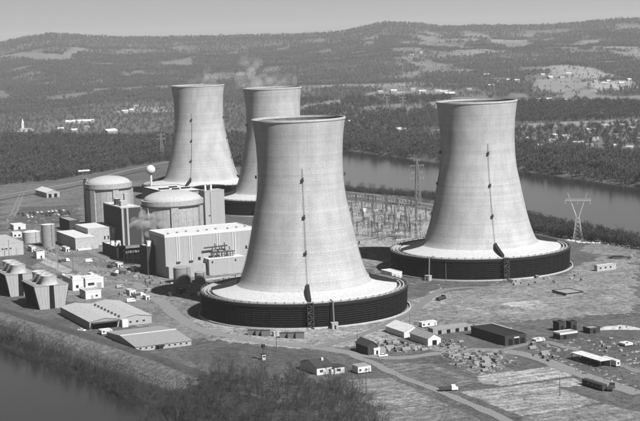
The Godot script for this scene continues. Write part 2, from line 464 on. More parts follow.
func ground_tex() -> ImageTexture:
	var w := 1216
	var h := 1984
	var sx: float = (TEX_X[1] - TEX_X[0]) / w
	var sz: float = (TEX_Z[1] - TEX_Z[0]) / h
	var f := FastNoiseLite.new()
	f.seed = 21
	f.frequency = 0.02
	f.fractal_octaves = 5
	var n1 := noise_bytes(f, w, h)
	f.seed = 22
	f.frequency = 0.12
	var n2 := noise_bytes(f, w, h)
	f.seed = 24
	f.frequency = 0.45
	f.fractal_octaves = 2
	var n4 := noise_bytes(f, w, h)
	f.fractal_octaves = 5
	f.seed = 23
	f.frequency = 0.006
	var n3 := noise_bytes(f, w, h)
	var zone := PackedFloat32Array()
	zone.resize(w * h)
	zone.fill(0.075)
	for zn in ground_zones():
		var poly := PackedVector2Array()
		var lo := Vector2(1e9, 1e9)
		var hi := -lo
		for q in zn[0]:
			var p := Vector2((q.x - TEX_X[0]) / sx, (q.y - TEX_Z[0]) / sz)
			poly.append(p)
			lo = lo.min(p)
			hi = hi.max(p)
		var rag: float = zn[2] / absf(sx) / 40.0
		for y in range(maxi(0, int(lo.y) - 12), mini(h, int(hi.y) + 12)):
			for x in range(maxi(0, int(lo.x) - 12), mini(w, int(hi.x) + 12)):
				var q := y * w + x
				if Geometry2D.is_point_in_polygon(Vector2(x + (n1[q] - 128) * rag, y + (n2[q] - 128) * rag * 0.5), poly):
					var v: float = zn[1]
					if zn.size() > 3:        # rows of stubble and plough, running along the plant grid
						var k: float = (TEX_X[0] + x * sx) * -0.4226 - (TEX_Z[0] + y * sz) * 0.906
						v *= 1.0 + zn[3] * (noise_a.get_noise_1d(k * 22.0) + 0.6 * noise_a.get_noise_2d(k * 60.0, (x + y) * 0.4))
					zone[q] = v
	# the riprap of the river dike, its dark shelf of brush below and the cinder track on its crest
	for y in h:
		var z: float = TEX_Z[0] + (y + 0.5) * sz
		if z < -1000: break
		for x in range(0, 660):
			var px: float = TEX_X[0] + (x + 0.5) * sx
			var t := to_shore(Vector2(px, z), west)
			if t > 44.0: continue
			t += (n2[y * w + x] - 128) * 0.009 + (n1[y * w + x] - 128) * 0.009
			zone[y * w + x] = 0.035 if t < 16.0 or (z > -715.0 and t < 30.0) else 0.105 if t < 25.5 else 0.05 if t < 38.0 else zone[y * w + x]
	# wheel tracks worn into the open ground: pairs of ruts
	var r := RandomNumberGenerator.new()
	r.seed = 77
	for i in 190:
		var p := Vector2(r.randf_range(-120, 230), r.randf_range(-1120, -650))
		if i > 105: p = Vector2(r.randf_range(-300, -90), r.randf_range(-1500, -900))
		var a := r.randf() * TAU if r.randf() < 0.4 else PLANT * -1.0 + (PI / 2 if r.randf() < 0.5 else 0.0) + r.randf_range(-0.25, 0.25)
		var bend := r.randf_range(-0.012, 0.012)
		var tone := r.randf_range(1.15, 1.5) if r.randf() < 0.6 else r.randf_range(0.6, 0.85)
		for k in r.randi_range(80, 320):
			p += Vector2(cos(a), sin(a)) * 0.5
			a += bend * 0.5
			for s in [-0.9, 0.9]:
				var x := int((p.x - sin(a) * s - TEX_X[0]) / sx)
				var y := int((p.y + cos(a) * s - TEX_Z[0]) / sz)
				if x > 0 and x < w and y > 0 and y < h and zone[y * w + x] < 0.24 and zone[y * w + x] > 0.045: zone[y * w + x] *= lerpf(1.0, tone, 0.75)
	var d := PackedByteArray()
	d.resize(w * h)
	for q in w * h:
		var k := 0.078 * pow(zone[q] / 0.09, 1.3) * (1.0 + (n1[q] - 128) * 0.0028 + (n2[q] - 128) * 0.0048 + (n3[q] - 128) * 0.0012 + (n4[q] - 128) * 0.007)
		d[q] = int(255.0 * pow(clampf(k, 0.02, 0.8), 0.4545))
	var im := Image.create_from_data(w, h, false, Image.FORMAT_L8, d)
	im.generate_mipmaps()
	return ImageTexture.create_from_image(im)

func noise_bytes(f: FastNoiseLite, w: int, h: int) -> PackedByteArray:
	var im := f.get_image(w, h)
	im.convert(Image.FORMAT_L8)
	return im.get_data()

func ribbon(called: String, pts: Array, width: float, m: Material, label: String, lift := 0.08, ragged := 1.5) -> void:
	var c := Curve2D.new()
	for i in pts.size():
		var a: Vector2 = pts[maxi(i - 1, 0)]
		var b: Vector2 = pts[mini(i + 1, pts.size() - 1)]
		var t := (b - a) * 0.16
		c.add_point(pts[i], -t, t)
	var len := c.get_baked_length()
	var k := int(len / 3.0)
	var mb := MB.new()
	var prev := []
	for i in k + 1:
		var o := len * i / k
		var p := c.sample_baked(o)
		var q := c.sample_baked(minf(o + 1.0, len))
		if q.is_equal_approx(p): q = p + (p - c.sample_baked(o - 1.0))
		var s := (q - p).normalized().orthogonal()
		var wl := width * 0.5 + ragged * noise_a.get_noise_2d(o * 3.0, width * 50)
		var wr := width * 0.5 + ragged * noise_a.get_noise_2d(o * 3.0, width * 90)
		var row := []
		for e in [-wl, -wl * 0.33, wr * 0.33, wr]:
			var v: Vector2 = p + s * e
			row.append(Vector3(v.x, height(v.x, v.y) + lift, v.y))
		if i > 0:
			for e in 3: mb.quad(prev[e], prev[e + 1], row[e + 1], row[e])
		prev = row
	var o := part(self, numbered(called), mb.mesh(), m)
	tag(o, label, called.replace("_", " "), "", "structure")

func build_land() -> void:
	fields = [
		[PackedVector2Array([Vector2(676.8, -4728), Vector2(762.1, -4888), Vector2(809.6, -4464), Vector2(814.4, -4128), Vector2(729.6, -4024), Vector2(661.9, -4248)]), 0.20],
		[PackedVector2Array([Vector2(578.4, -4136), Vector2(689.3, -4168), Vector2(653.8, -3712), Vector2(552.9, -3552), Vector2(501.4, -3672)]), 0.17],
		[PackedVector2Array([Vector2(327, -2584), Vector2(538.7, -2608), Vector2(513.9, -2488), Vector2(312.7, -2472)]), 0.17],
		[PackedVector2Array([Vector2(-453.9, -3584), Vector2(-337.3, -3560), Vector2(-310.1, -3312), Vector2(-418.9, -3336)]), 0.20],
		[PackedVector2Array([Vector2(11.9, -4368), Vector2(311.3, -4272), Vector2(295.3, -4056), Vector2(10.9, -4144)]), 0.17],
		[PackedVector2Array([Vector2(-35.5, -3376), Vector2(66.9, -3640), Vector2(79, -3472), Vector2(-23.5, -3144)]), 0.16],
		[PackedVector2Array([Vector2(171.9, -2496), Vector2(204.5, -2504), Vector2(191.9, -2352), Vector2(162.9, -2368)]), 0.2],
		[PackedVector2Array([Vector2(662.1, -3856), Vector2(765.3, -3880), Vector2(752.7, -3640), Vector2(633.5, -3496)]), 0.24],
		[PackedVector2Array([Vector2(240.8, -3320), Vector2(431.7, -3320), Vector2(686.3, -3320), Vector2(654.8, -3168), Vector2(229.6, -3168)]), 0.15],
		[PackedVector2Array([Vector2(-638.1, -3152), Vector2(-289.7, -3088), Vector2(-252.3, -2776), Vector2(-336.2, -2664), Vector2(-552, -2720)]), 0.09],
		[PackedVector2Array([Vector2(-1450, -7248), Vector2(-1087, -6712), Vector2(-1072, -7192), Vector2(-1008.5, -7064), Vector2(-1043.8, -6440), Vector2(-1383.8, -6912)]), 0.13],
		[PackedVector2Array([Vector2(1117.3, -6376), Vector2(1260.5, -6088), Vector2(1199.1, -5792), Vector2(1044.1, -5960)]), 0.16],
		[PackedVector2Array([Vector2(307.6, -2432), Vector2(505.6, -2448), Vector2(411, -1991.5), Vector2(308, -1986.7), Vector2(271.2, -2147.3)]), 0.11],
		[PackedVector2Array([Vector2(121, -3872), Vector2(327.6, -3832), Vector2(301.9, -3536), Vector2(111.2, -3576)]), 0.14],
	]
	build_ground()
	# the river on both sides of the island: one sheet of water
	var wm := StandardMaterial3D.new()
	wm.albedo_color = grey(0.014)
	wm.roughness = 0.1
	wm.specular_mode = BaseMaterial3D.SPECULAR_SCHLICK_GGX
	var rip := FastNoiseLite.new()
	rip.seed = 31
	rip.frequency = 0.04
	rip.fractal_octaves = 4
	var im := rip.get_seamless_image(512, 512)
	im.convert(Image.FORMAT_RGBA8)
	im.bump_map_to_normal_map(3.0)
	im.generate_mipmaps()
	wm.normal_enabled = true
	wm.normal_texture = ImageTexture.create_from_image(im)
	wm.normal_scale = 0.06
	wm.uv1_triplanar = true
	wm.uv1_world_triplanar = true
	wm.uv1_scale = Vector3.ONE * 0.022
	var mb := MB.new()
	mb.quad(Vector3(-4000, -5, 2400), Vector3(3000, -5, 2400), Vector3(3000, -5, -2600), Vector3(-4000, -5, -2600))
	var r := part(self, "river", mb.mesh(), wm)
	tag(r, "slow dark river flowing on both sides of the island", "river", "", "structure")
	# roads and tracks
	var gravel := material(0.22, 1.0, noise_tex(41, 0.05, 0.68, 1.16), 0.04)
	var gravel_dim := material(0.19, 1.0, noise_tex(42, 0.05, 0.68, 1.16), 0.04)
	var ballast := material(0.05, 1.0, noise_tex(43, 0.05, 0.7, 1.15), 0.08)
	ribbon("road", [Vector2(-233.8, -1246.1), Vector2(-196.5, -1164.6), Vector2(-166.7, -1093.7), Vector2(-146, -1048.9), Vector2(-125, -1031.7), Vector2(-103.4, -968.2), Vector2(-85.1, -902.3), Vector2(-66.1, -855.6), Vector2(-34.4, -821.8), Vector2(-2.4, -797.7), Vector2(22.7, -773.4), Vector2(37.4, -766.1), Vector2(63.2, -776.6), Vector2(83.6, -778.2), Vector2(101.4, -760.5), Vector2(118.8, -716.7), Vector2(137.8, -673.2)], 8.0, gravel, "pale dirt road winding past the front cooling tower")
	ribbon("road", [Vector2(10.3, -785.4), Vector2(24.4, -754), Vector2(35.1, -725.3), Vector2(55, -681.4), Vector2(75.5, -631.9), Vector2(85.6, -601.8)], 5.0, gravel, "straight pale farm track down the fields", 0.12)
	ribbon("road", [Vector2(-3.4, -800.5), Vector2(19.3, -829.1), Vector2(43.3, -875.1), Vector2(60.4, -924.9), Vector2(70, -955.6), Vector2(86.3, -971.3), Vector2(124.1, -971.2), Vector2(167.1, -1002.6), Vector2(211.2, -1027.4)], 6.0, gravel_dim, "dirt road climbing between the two nearer towers", 0.12)
	ribbon("road", [Vector2(88, -772.5), Vector2(101.1, -788), Vector2(113.7, -793.7), Vector2(129.1, -763.2), Vector2(146.4, -714.5)], 5.0, gravel_dim, "dirt lane between the sheds and trailers", 0.16)
	ribbon("road", [Vector2(-360.6, -1605.4), Vector2(-342.4, -1669.2), Vector2(-310.8, -1734.2), Vector2(-273.4, -1821.8), Vector2(-235.5, -1948.1), Vector2(-197.9, -2054.6), Vector2(-159.4, -2104.6)], 6.0, gravel, "pale perimeter road along the wooded shore", 0.1)
	ribbon("railway_bed", [Vector2(-351.9, -1565.5), Vector2(-333.8, -1626.1), Vector2(-302.7, -1687.7), Vector2(-266, -1770.6), Vector2(-228.7, -1889.8), Vector2(-199.5, -1963.1)], 5.0, ballast, "dark railway bed beside the perimeter road", 0.1)
	ribbon("road", [Vector2(11.2, -1630.1), Vector2(41, -1573.9), Vector2(77.7, -1504.6), Vector2(104.1, -1443.4), Vector2(118.3, -1414)], 5.0, gravel, "pale bank road behind the switchyard", 0.1)
	ribbon("road", [Vector2(10.8, -1583.9), Vector2(39.9, -1535.4), Vector2(75.8, -1469.4), Vector2(101.7, -1410.9)], 3.0, gravel, "thin pale track beside the bank road", 0.1)
	ribbon("path", [Vector2(-321.2, -1693.9), Vector2(-305.8, -1588.4), Vector2(-288.3, -1469.1)], 2.5, gravel_dim, "pale wheel track crossing the rough grass", 0.1)
	ribbon("path", [Vector2(-323.7, -1684.1), Vector2(-308.3, -1579.7), Vector2(-292.3, -1470.3)], 2.0, gravel_dim, "second pale wheel track in the rough grass", 0.1)
	ribbon("path", [Vector2(-257.9, -1246.2), Vector2(-233.8, -1246.1), Vector2(-214.8, -1277.9), Vector2(-178.7, -1198.1), Vector2(-135.9, -1096.2), Vector2(-101.4, -1014.4)], 5.0, gravel_dim, "service lane along the reactor buildings", 0.14)

# ------------------------------------------------------------------ natural draught cooling towers
var louvre_panel: ArrayMesh
func cooling_tower(at: Vector3, label: String, ladder: float, riser: float, tex: int) -> void:
	var o := thing("cooling_tower", label, "cooling tower", at, 0, "hyperbolic cooling towers")
	var prof := [Vector2(40.0, 16.9), Vector2(38.0, 19.2), Vector2(36.0, 24), Vector2(33.8, 31), Vector2(31.6, 40), Vector2(29.5, 50), Vector2(27.6, 60), Vector2(26.1, 68), Vector2(25.2, 77), Vector2(25.0, 84), Vector2(25.05, 91), Vector2(25.5, 100), Vector2(26.2, 106), Vector2(27.1, 112.2)]
	var outer := []
	for i in prof.size() - 1:
		for k in 3:
			var t := k / 3.0
			outer.append((prof[i] as Vector2).cubic_interpolate(prof[i + 1], prof[maxi(i - 1, 0)], prof[mini(i + 2, prof.size() - 1)], t))
	outer.append(prof[-1])
	var sh := MB.new()
	sh.lathe(outer, 144, true, 0, TAU, 3.0, 113.4)
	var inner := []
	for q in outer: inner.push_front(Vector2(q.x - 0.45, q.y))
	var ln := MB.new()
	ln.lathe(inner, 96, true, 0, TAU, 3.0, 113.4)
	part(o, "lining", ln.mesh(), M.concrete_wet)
	var m := StandardMaterial3D.new()
	m.albedo_color = grey(0.50)
	m.albedo_texture = shell_tex(tex)
	m.roughness = 0.95
	part(o, "shell", sh.mesh(), m)
	var rim := MB.new()
	rim.lathe([Vector2(26.4, 112.2), Vector2(27.2, 112.0), Vector2(27.5, 112.3), Vector2(27.5, 113.2), Vector2(27.2, 113.4), Vector2(26.5, 113.4), Vector2(26.4, 112.2)], 96, false)
	part(o, "rim", rim.mesh(), M.concrete)
	# the pale sloping skirt between the shell and the ring of fill
	var sk := MB.new()
	sk.lathe([Vector2(54.6, 13.0), Vector2(54.6, 14.0), Vector2(53.6, 14.2), Vector2(47.5, 15.1), Vector2(42.5, 16.1), Vector2(39.9, 17.0)], 120, true, 0, TAU, 3.0, 113.4)
	part(o, "skirt", sk.mesh(), M.skirt)
	# ring of hot water channels on top of the fill: pale kerbs, dark water between
	for r in [56.6, 58.7, 60.7]:
		var ke := MB.new()
		ke.lathe([Vector2(r - 0.35, 12.6), Vector2(r + 0.35, 12.6), Vector2(r + 0.35, 13.9), Vector2(r - 0.35, 13.9), Vector2(r - 0.35, 12.6)], 120, false)
		part(o, "channel_kerb", ke.mesh(), M.concrete)
	for r in [55.4, 57.6, 59.7]:
		var wa := MB.new()
		wa.lathe([Vector2(r + 1.1, 12.9), Vector2(r - 1.1, 12.9)], 120, false)
		part(o, "water_channel", wa.mesh(), M.water_dark)
	# louvred outer wall: posts, panels of slats, dark fill behind
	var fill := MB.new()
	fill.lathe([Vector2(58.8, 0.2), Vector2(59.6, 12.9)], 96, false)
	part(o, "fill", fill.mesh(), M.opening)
	var seg := 72
	if louvre_panel == null:
		var lp := MB.new()
		var wd := TAU * 60.6 / seg * 0.5 - 0.16
		for k in 9:
			var y := 1.5 + k * 1.28
			var z := -0.9 + 0.075 * k
			lp.quad(Vector3(-wd, y - 0.25, z + 0.45), Vector3(wd, y - 0.25, z + 0.45), Vector3(wd, y + 0.75, z - 0.35), Vector3(-wd, y + 0.75, z - 0.35))
			lp.quad(Vector3(-wd, y - 0.37, z + 0.45), Vector3(wd, y - 0.37, z + 0.45), Vector3(wd, y - 0.25, z + 0.45), Vector3(-wd, y - 0.25, z + 0.45))
		louvre_panel = lp.mesh()
	var post := MB.new()
	post.bar(Vector3(0, 0, -0.55), Vector3(0, 13.0, 0.1), 0.28)
	var pm := post.mesh()
	for i in seg:
		var a := TAU * i / seg
		part(o, "louvre_panel", louvre_panel, M.louvre, Vector3(sin(a), 0, cos(a)) * 60.7, a)
		a += PI / seg
		part(o, "post", pm, M.louvre_frame, Vector3(sin(a), 0, cos(a)) * 60.7, a)
	var valve := MB.new()
	valve.tube(Vector3(0, 13.9, -0.1), Vector3(0, 14.9, -0.1), 0.22, 0.22, 6)
	valve.box(Vector3(0, 15.0, -0.1), Vector3(1.0, 0.16, 0.7))
	valve.bar(Vector3(-2.5, 14.9, 0.25), Vector3(2.5, 14.9, 0.25), 0.1)
	valve.bar(Vector3(-2.4, 13.9, 0.25), Vector3(-2.4, 14.9, 0.25), 0.1)
	var vm := valve.mesh()
	for i in seg: part(o, "flow_valve", vm, M.steel, Vector3(sin(TAU * i / seg), 0, cos(TAU * i / seg)) * 60.7, TAU * i / seg)
	var eb := MB.new()
	eb.lathe([Vector2(60.4, 12.3), Vector2(61.2, 12.3), Vector2(61.3, 13.75), Vector2(60.9, 13.95), Vector2(60.4, 13.95)], 120, false)
	part(o, "eave_beam", eb.mesh(), M.eave)
	var bw := MB.new()
	bw.lathe([Vector2(62.6, 0.0), Vector2(62.6, 0.9), Vector2(61.9, 0.9), Vector2(61.9, 0.0)], 120, false)
	part(o, "basin_wall", bw.mesh(), M.concrete)
	# ladders with small light platforms up the shell, a hatch stair over the skirt and down the louvres
	for k in 4:
		var a := ladder + k * PI / 2
		var la := MB.new()
		var prev := Vector3.ZERO
		for y in range(20, 87, 6):
			var r := 0.0
			for i in prof.size() - 1:
				if y >= prof[i].y and y <= prof[i + 1].y: r = lerpf(prof[i].x, prof[i + 1].x, (y - prof[i].y) / (prof[i + 1].y - prof[i].y))
			var q := Vector3(0, y, r + 0.35)
			if y > 20:
				la.bar(prev + Vector3(-0.25, 0, 0), q + Vector3(-0.25, 0, 0), 0.1)
				la.bar(prev + Vector3(0.25, 0, 0), q + Vector3(0.25, 0, 0), 0.1)
			prev = q
		part(o, "ladder", la.mesh(), M.steel, Vector3.ZERO, a)
		for y in [38.0, 58.0, 79.0]:
			var r2 := 32.6 if y < 40 else 28.3 if y < 60 else 25.4
			var pl := MB.new()
			pl.box(Vector3(0, y, r2 + 0.6), Vector3(1.6, 0.2, 1.4))
			pl.box(Vector3(0, y + 0.9, r2 + 0.7), Vector3(1.0, 1.5, 0.9))
			part(o, "light_platform", pl.mesh(), M.steel_dark, Vector3.ZERO, a)
		var hs := MB.new()
		hs.prism([Vector2(-38.8, 17.3), Vector2(-54.8, 13.0), Vector2(-54.8, 15.6), Vector2(-51.0, 16.7), Vector2(-38.8, 20.2), Vector2(-38.3, 21.2)], Vector3(-1.0, 0, 0), Vector3(1.0, 0, 0))
		part(o, "stair_hood", hs.mesh(), M.tar, Vector3.ZERO, a)
		if k != 0: continue
		var st := MB.new()
		for s in [-1.6, 1.6]:
			for zz in [61.6, 63.6]: st.bar(Vector3(s, 0, zz), Vector3(s, 15.0, zz), 0.25)
		for q in 5:
			var y := q * 2.9
			var s: float = -1.0 if q % 2 == 0 else 1.0
			st.bar(Vector3(-1.5 * s, y, 62.6), Vector3(1.5 * s, y + 2.9, 62.6), 0.7)
			st.box(Vector3(0, y + 2.9, 62.6), Vector3(3.4, 0.15, 2.2))
		part(o, "stair_tower", st.mesh(), M.steel_dark, Vector3.ZERO, a)
	# white riser pipe with its little valve house at the foot
	var rp := MB.new()
	rp.tube(Vector3(0, 0, 64.0), Vector3(0, 14.6, 62.9), 0.45)
	rp.tube(Vector3(0, 14.6, 62.9), Vector3(0, 15.0, 58.0), 0.45)
	part(o, "riser_pipe", rp.mesh(), M.steel, Vector3.ZERO, riser)
	var vh := part(o, "valve_house", boxmesh(Vector3(-1.7, 0, 63.2), Vector3(1.7, 3.2, 66.4)), M.siding, Vector3.ZERO, riser)
	part(vh, "roof", boxmesh(Vector3(-1.9, 3.2, 63.0), Vector3(1.9, 3.45, 66.6)), M.roof_pale)
	part(vh, "door", boxmesh(Vector3(-0.5, 0, 66.4), Vector3(0.5, 2.1, 66.46)), M.window)

func build_towers() -> void:
	M.skirt = material(0.43, 0.9, noise_tex(51, 0.02, 0.9, 1.05), 0.03)
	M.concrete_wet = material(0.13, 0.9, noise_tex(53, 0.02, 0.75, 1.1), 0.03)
	M.eave = material(0.03, 0.9, noise_tex(52, 0.04, 0.6, 1.2), 0.1)
	cooling_tower(Vector3(-10.8, 0, -912.6), "nearest cooling tower, pale concrete, with the pale dirt road at its foot", 0.06, 0.26, 61)
	cooling_tower(Vector3(108.0, 0, -1056.4), "cooling tower standing apart near the river bend, tallest at the right", 0.17, -0.65, 62)
	cooling_tower(Vector3(-121.0, 0, -1608.5), "farthest cooling tower, behind the domed reactor buildings", -0.22, 1.2, 63)
	cooling_tower(Vector3(-40.5, 0, -1455.7), "steaming cooling tower half hidden behind the nearest one", 0.3, 1.2, 64)

# ------------------------------------------------------------------ buildings
# Buildings stand on the plant grid: the origin is the corner nearest the camera, x runs right along the front, -z back along the left side.
func block(called: String, label: String, category: String, b: Array, wall: Material, roof: Material, trim: Material = null, turn := PLANT, group := "", lip := 0.6, base := 0.0) -> Node3D:
	var o := thing(called, label, category, Vector3(b[0], base, b[1]), turn, group)
	var x: float = b[2]
	var z: float = b[3]
	var h: float = b[4]
	part(o, "wall", boxmesh(Vector3(0, 0, -z), Vector3(x, h - 0.05, 0)), wall)
	part(o, "roof", boxmesh(Vector3(0.25, h - 0.04, -z + 0.25), Vector3(x - 0.25, h + 0.06, -0.25)), roof)
	var p := MB.new()
	var c := 0.12
	for q in [[Vector3(-c, h - lip, -0.3), Vector3(x + c, h + 0.35, c)], [Vector3(-c, h - lip, -z - c), Vector3(x + c, h + 0.35, -z + 0.3)], [Vector3(-c, h - lip, -z + 0.3), Vector3(0.3, h + 0.35, -0.3)], [Vector3(x - 0.3, h - lip, -z + 0.3), Vector3(x + c, h + 0.35, -0.3)]]:
		p.span(q[0], q[1])
	part(o, "parapet", p.mesh(), trim if trim else wall)
	return o

func gabled(called: String, label: String, category: String, b: Array, rise: float, along_x: bool, wall: Material, roof: Material, turn := PLANT, group := "") -> Node3D:
	var o := thing(called, label, category, Vector3(b[0], 0, b[1]), turn, group)
	var x: float = b[2]
	var z: float = b[3]
	var h: float = b[4]
	var w := MB.new()
	var s := z if along_x else x
	var pts := [Vector2(-s / 2, 0), Vector2(s / 2, 0), Vector2(s / 2, h), Vector2(0, h + rise), Vector2(-s / 2, h)]
	if along_x: w.prism(pts, Vector3(0, 0, -z / 2), Vector3(x, 0, -z / 2))
	else: w.prism(pts, Vector3(x / 2, 0, -z), Vector3(x / 2, 0, 0))
	part(o, "wall", w.mesh(), wall)
	for e in [-1.0, 1.0]:
		var r := MB.new()
		var g := [Vector2(e * (s / 2 + 0.4), h - 0.4 * rise / (s / 2) + 0.05), Vector2(e * (s / 2 + 0.4), h - 0.4 * rise / (s / 2) + 0.25), Vector2(0, h + rise + 0.25), Vector2(0, h + rise + 0.05)]
		if e < 0: g.reverse()
		if along_x: r.prism(g, Vector3(-0.4, 0, -z / 2), Vector3(x + 0.4, 0, -z / 2))
		else: r.prism(g, Vector3(x / 2, 0, -z - 0.4), Vector3(x / 2, 0, 0.4))
		part(o, "roof_slope", r.mesh(), roof)
	return o

func pane(o: Node, called: String, face: String, a: float, y: float, w: float, h: float, m: Material, out := 0.05) -> void:
	var b := MB.new()
	if face == "front": b.span(Vector3(a, y, -0.1), Vector3(a + w, y + h, out))
	else: b.span(Vector3(-out, y, -a - w), Vector3(0.1, y + h, -a))
	var p := part(o, called, b.mesh(), m)
	if called == "window" and w > 0.8:
		var f := MB.new()
		if face == "front":
			f.span(Vector3(a - 0.1, y - 0.15, 0.0), Vector3(a + w + 0.1, y - 0.003, out + 0.1))
			f.span(Vector3(a - 0.1, y + h + 0.003, 0.0), Vector3(a + w + 0.1, y + h + 0.12, out + 0.06))
		else:
			f.span(Vector3(-out - 0.1, y - 0.15, -a - w - 0.1), Vector3(0, y - 0.003, -a + 0.1))
		part(p, "frame", f.mesh(), M.white)

func containment(label: String, at: Vector3, r: float, h0: float, h1: float, top: float, turn: float) -> void:
	var o := thing("reactor_building", label, "reactor building", at, turn, "domed reactor buildings")
	var w := MB.new()
	w.lathe([Vector2(r - 0.6, 0), Vector2(r - 0.6, h0)], 96)
	part(o, "wall", w.mesh(), M.contain)
	var g := MB.new()
	g.lathe([Vector2(r - 0.6, h0), Vector2(r, h0), Vector2(r, h1), Vector2(r - 1.5, h1 + 0.15)], 96, false)
	part(o, "ring_girder", g.mesh(), M.contain)
	var sh := MB.new()
	sh.lathe([Vector2(r - 0.3, h0 - 0.9), Vector2(r + 0.5, h0 - 0.9), Vector2(r + 0.5, h0 - 0.1), Vector2(r - 0.3, h0 - 0.1)], 96, false)
	part(o, "walkway", sh.mesh(), M.steel_dark)
	var d := MB.new()
	var dome := []
	var rise := top - h1 - 0.15
	var rr := r - 1.5
	for k in 15:
		var t := k / 14.0
		dome.append(Vector2(rr * cos(t * PI / 2), h1 + 0.15 + rise * pow(sin(t * PI / 2), 1.1)))
	d.lathe(dome, 96)
	part(o, "dome", d.mesh(), M.dome)
	for k in 6:
		var b := MB.new()
		b.span(Vector3(-2.6, 0, r - 1.2), Vector3(2.6, h0 - 1.0, r + 0.55))
		part(o, "buttress", b.mesh(), M.contain, Vector3.ZERO, k * TAU / 6)
	for k in 24:
		var c := MB.new()
		c.span(Vector3(-0.06, 0, r - 0.65), Vector3(0.06, h0 - 1.0, r - 0.45))
		part(o, "conduit", c.mesh(), M.concrete_dark, Vector3.ZERO, (k + 0.5) * TAU / 24)

func tank(called: String, label: String, at: Vector3, r: float, h: float, wall: Material, roof: Material, rise := 0.8) -> Node3D:
	var o := thing(called, label, "tank", at)
	var w := MB.new()
	w.lathe([Vector2(r, 0), Vector2(r, h - 0.2), Vector2(r + 0.12, h - 0.2), Vector2(r + 0.12, h)], 40, false)
	part(o, "wall", w.mesh(), wall)
	var t := MB.new()
	t.lathe([Vector2(r + 0.12, h), Vector2(r * 0.6, h + rise * 0.7), Vector2(0.01, h + rise)], 40, false)
	part(o, "roof", t.mesh(), roof)
	var l := MB.new()
	for s in [-0.25, 0.25]: l.bar(Vector3(s, 0, r + 0.25), Vector3(s, h + 0.8, r + 0.25), 0.08)
	for k in int(h / 0.6): l.bar(Vector3(-0.25, 0.4 + k * 0.6, r + 0.25), Vector3(0.25, 0.4 + k * 0.6, r + 0.25), 0.06)
	part(o, "ladder", l.mesh(), M.steel_dark, Vector3.ZERO, 0.7)
	var hoop := MB.new()
	for k in 3: hoop.lathe([Vector2(r, h * (k + 1) / 4.0), Vector2(r + 0.07, h * (k + 1) / 4.0), Vector2(r + 0.07, h * (k + 1) / 4.0 + 0.15), Vector2(r, h * (k + 1) / 4.0 + 0.15)], 40, false)
	part(o, "hoop", hoop.mesh(), wall)
	return o

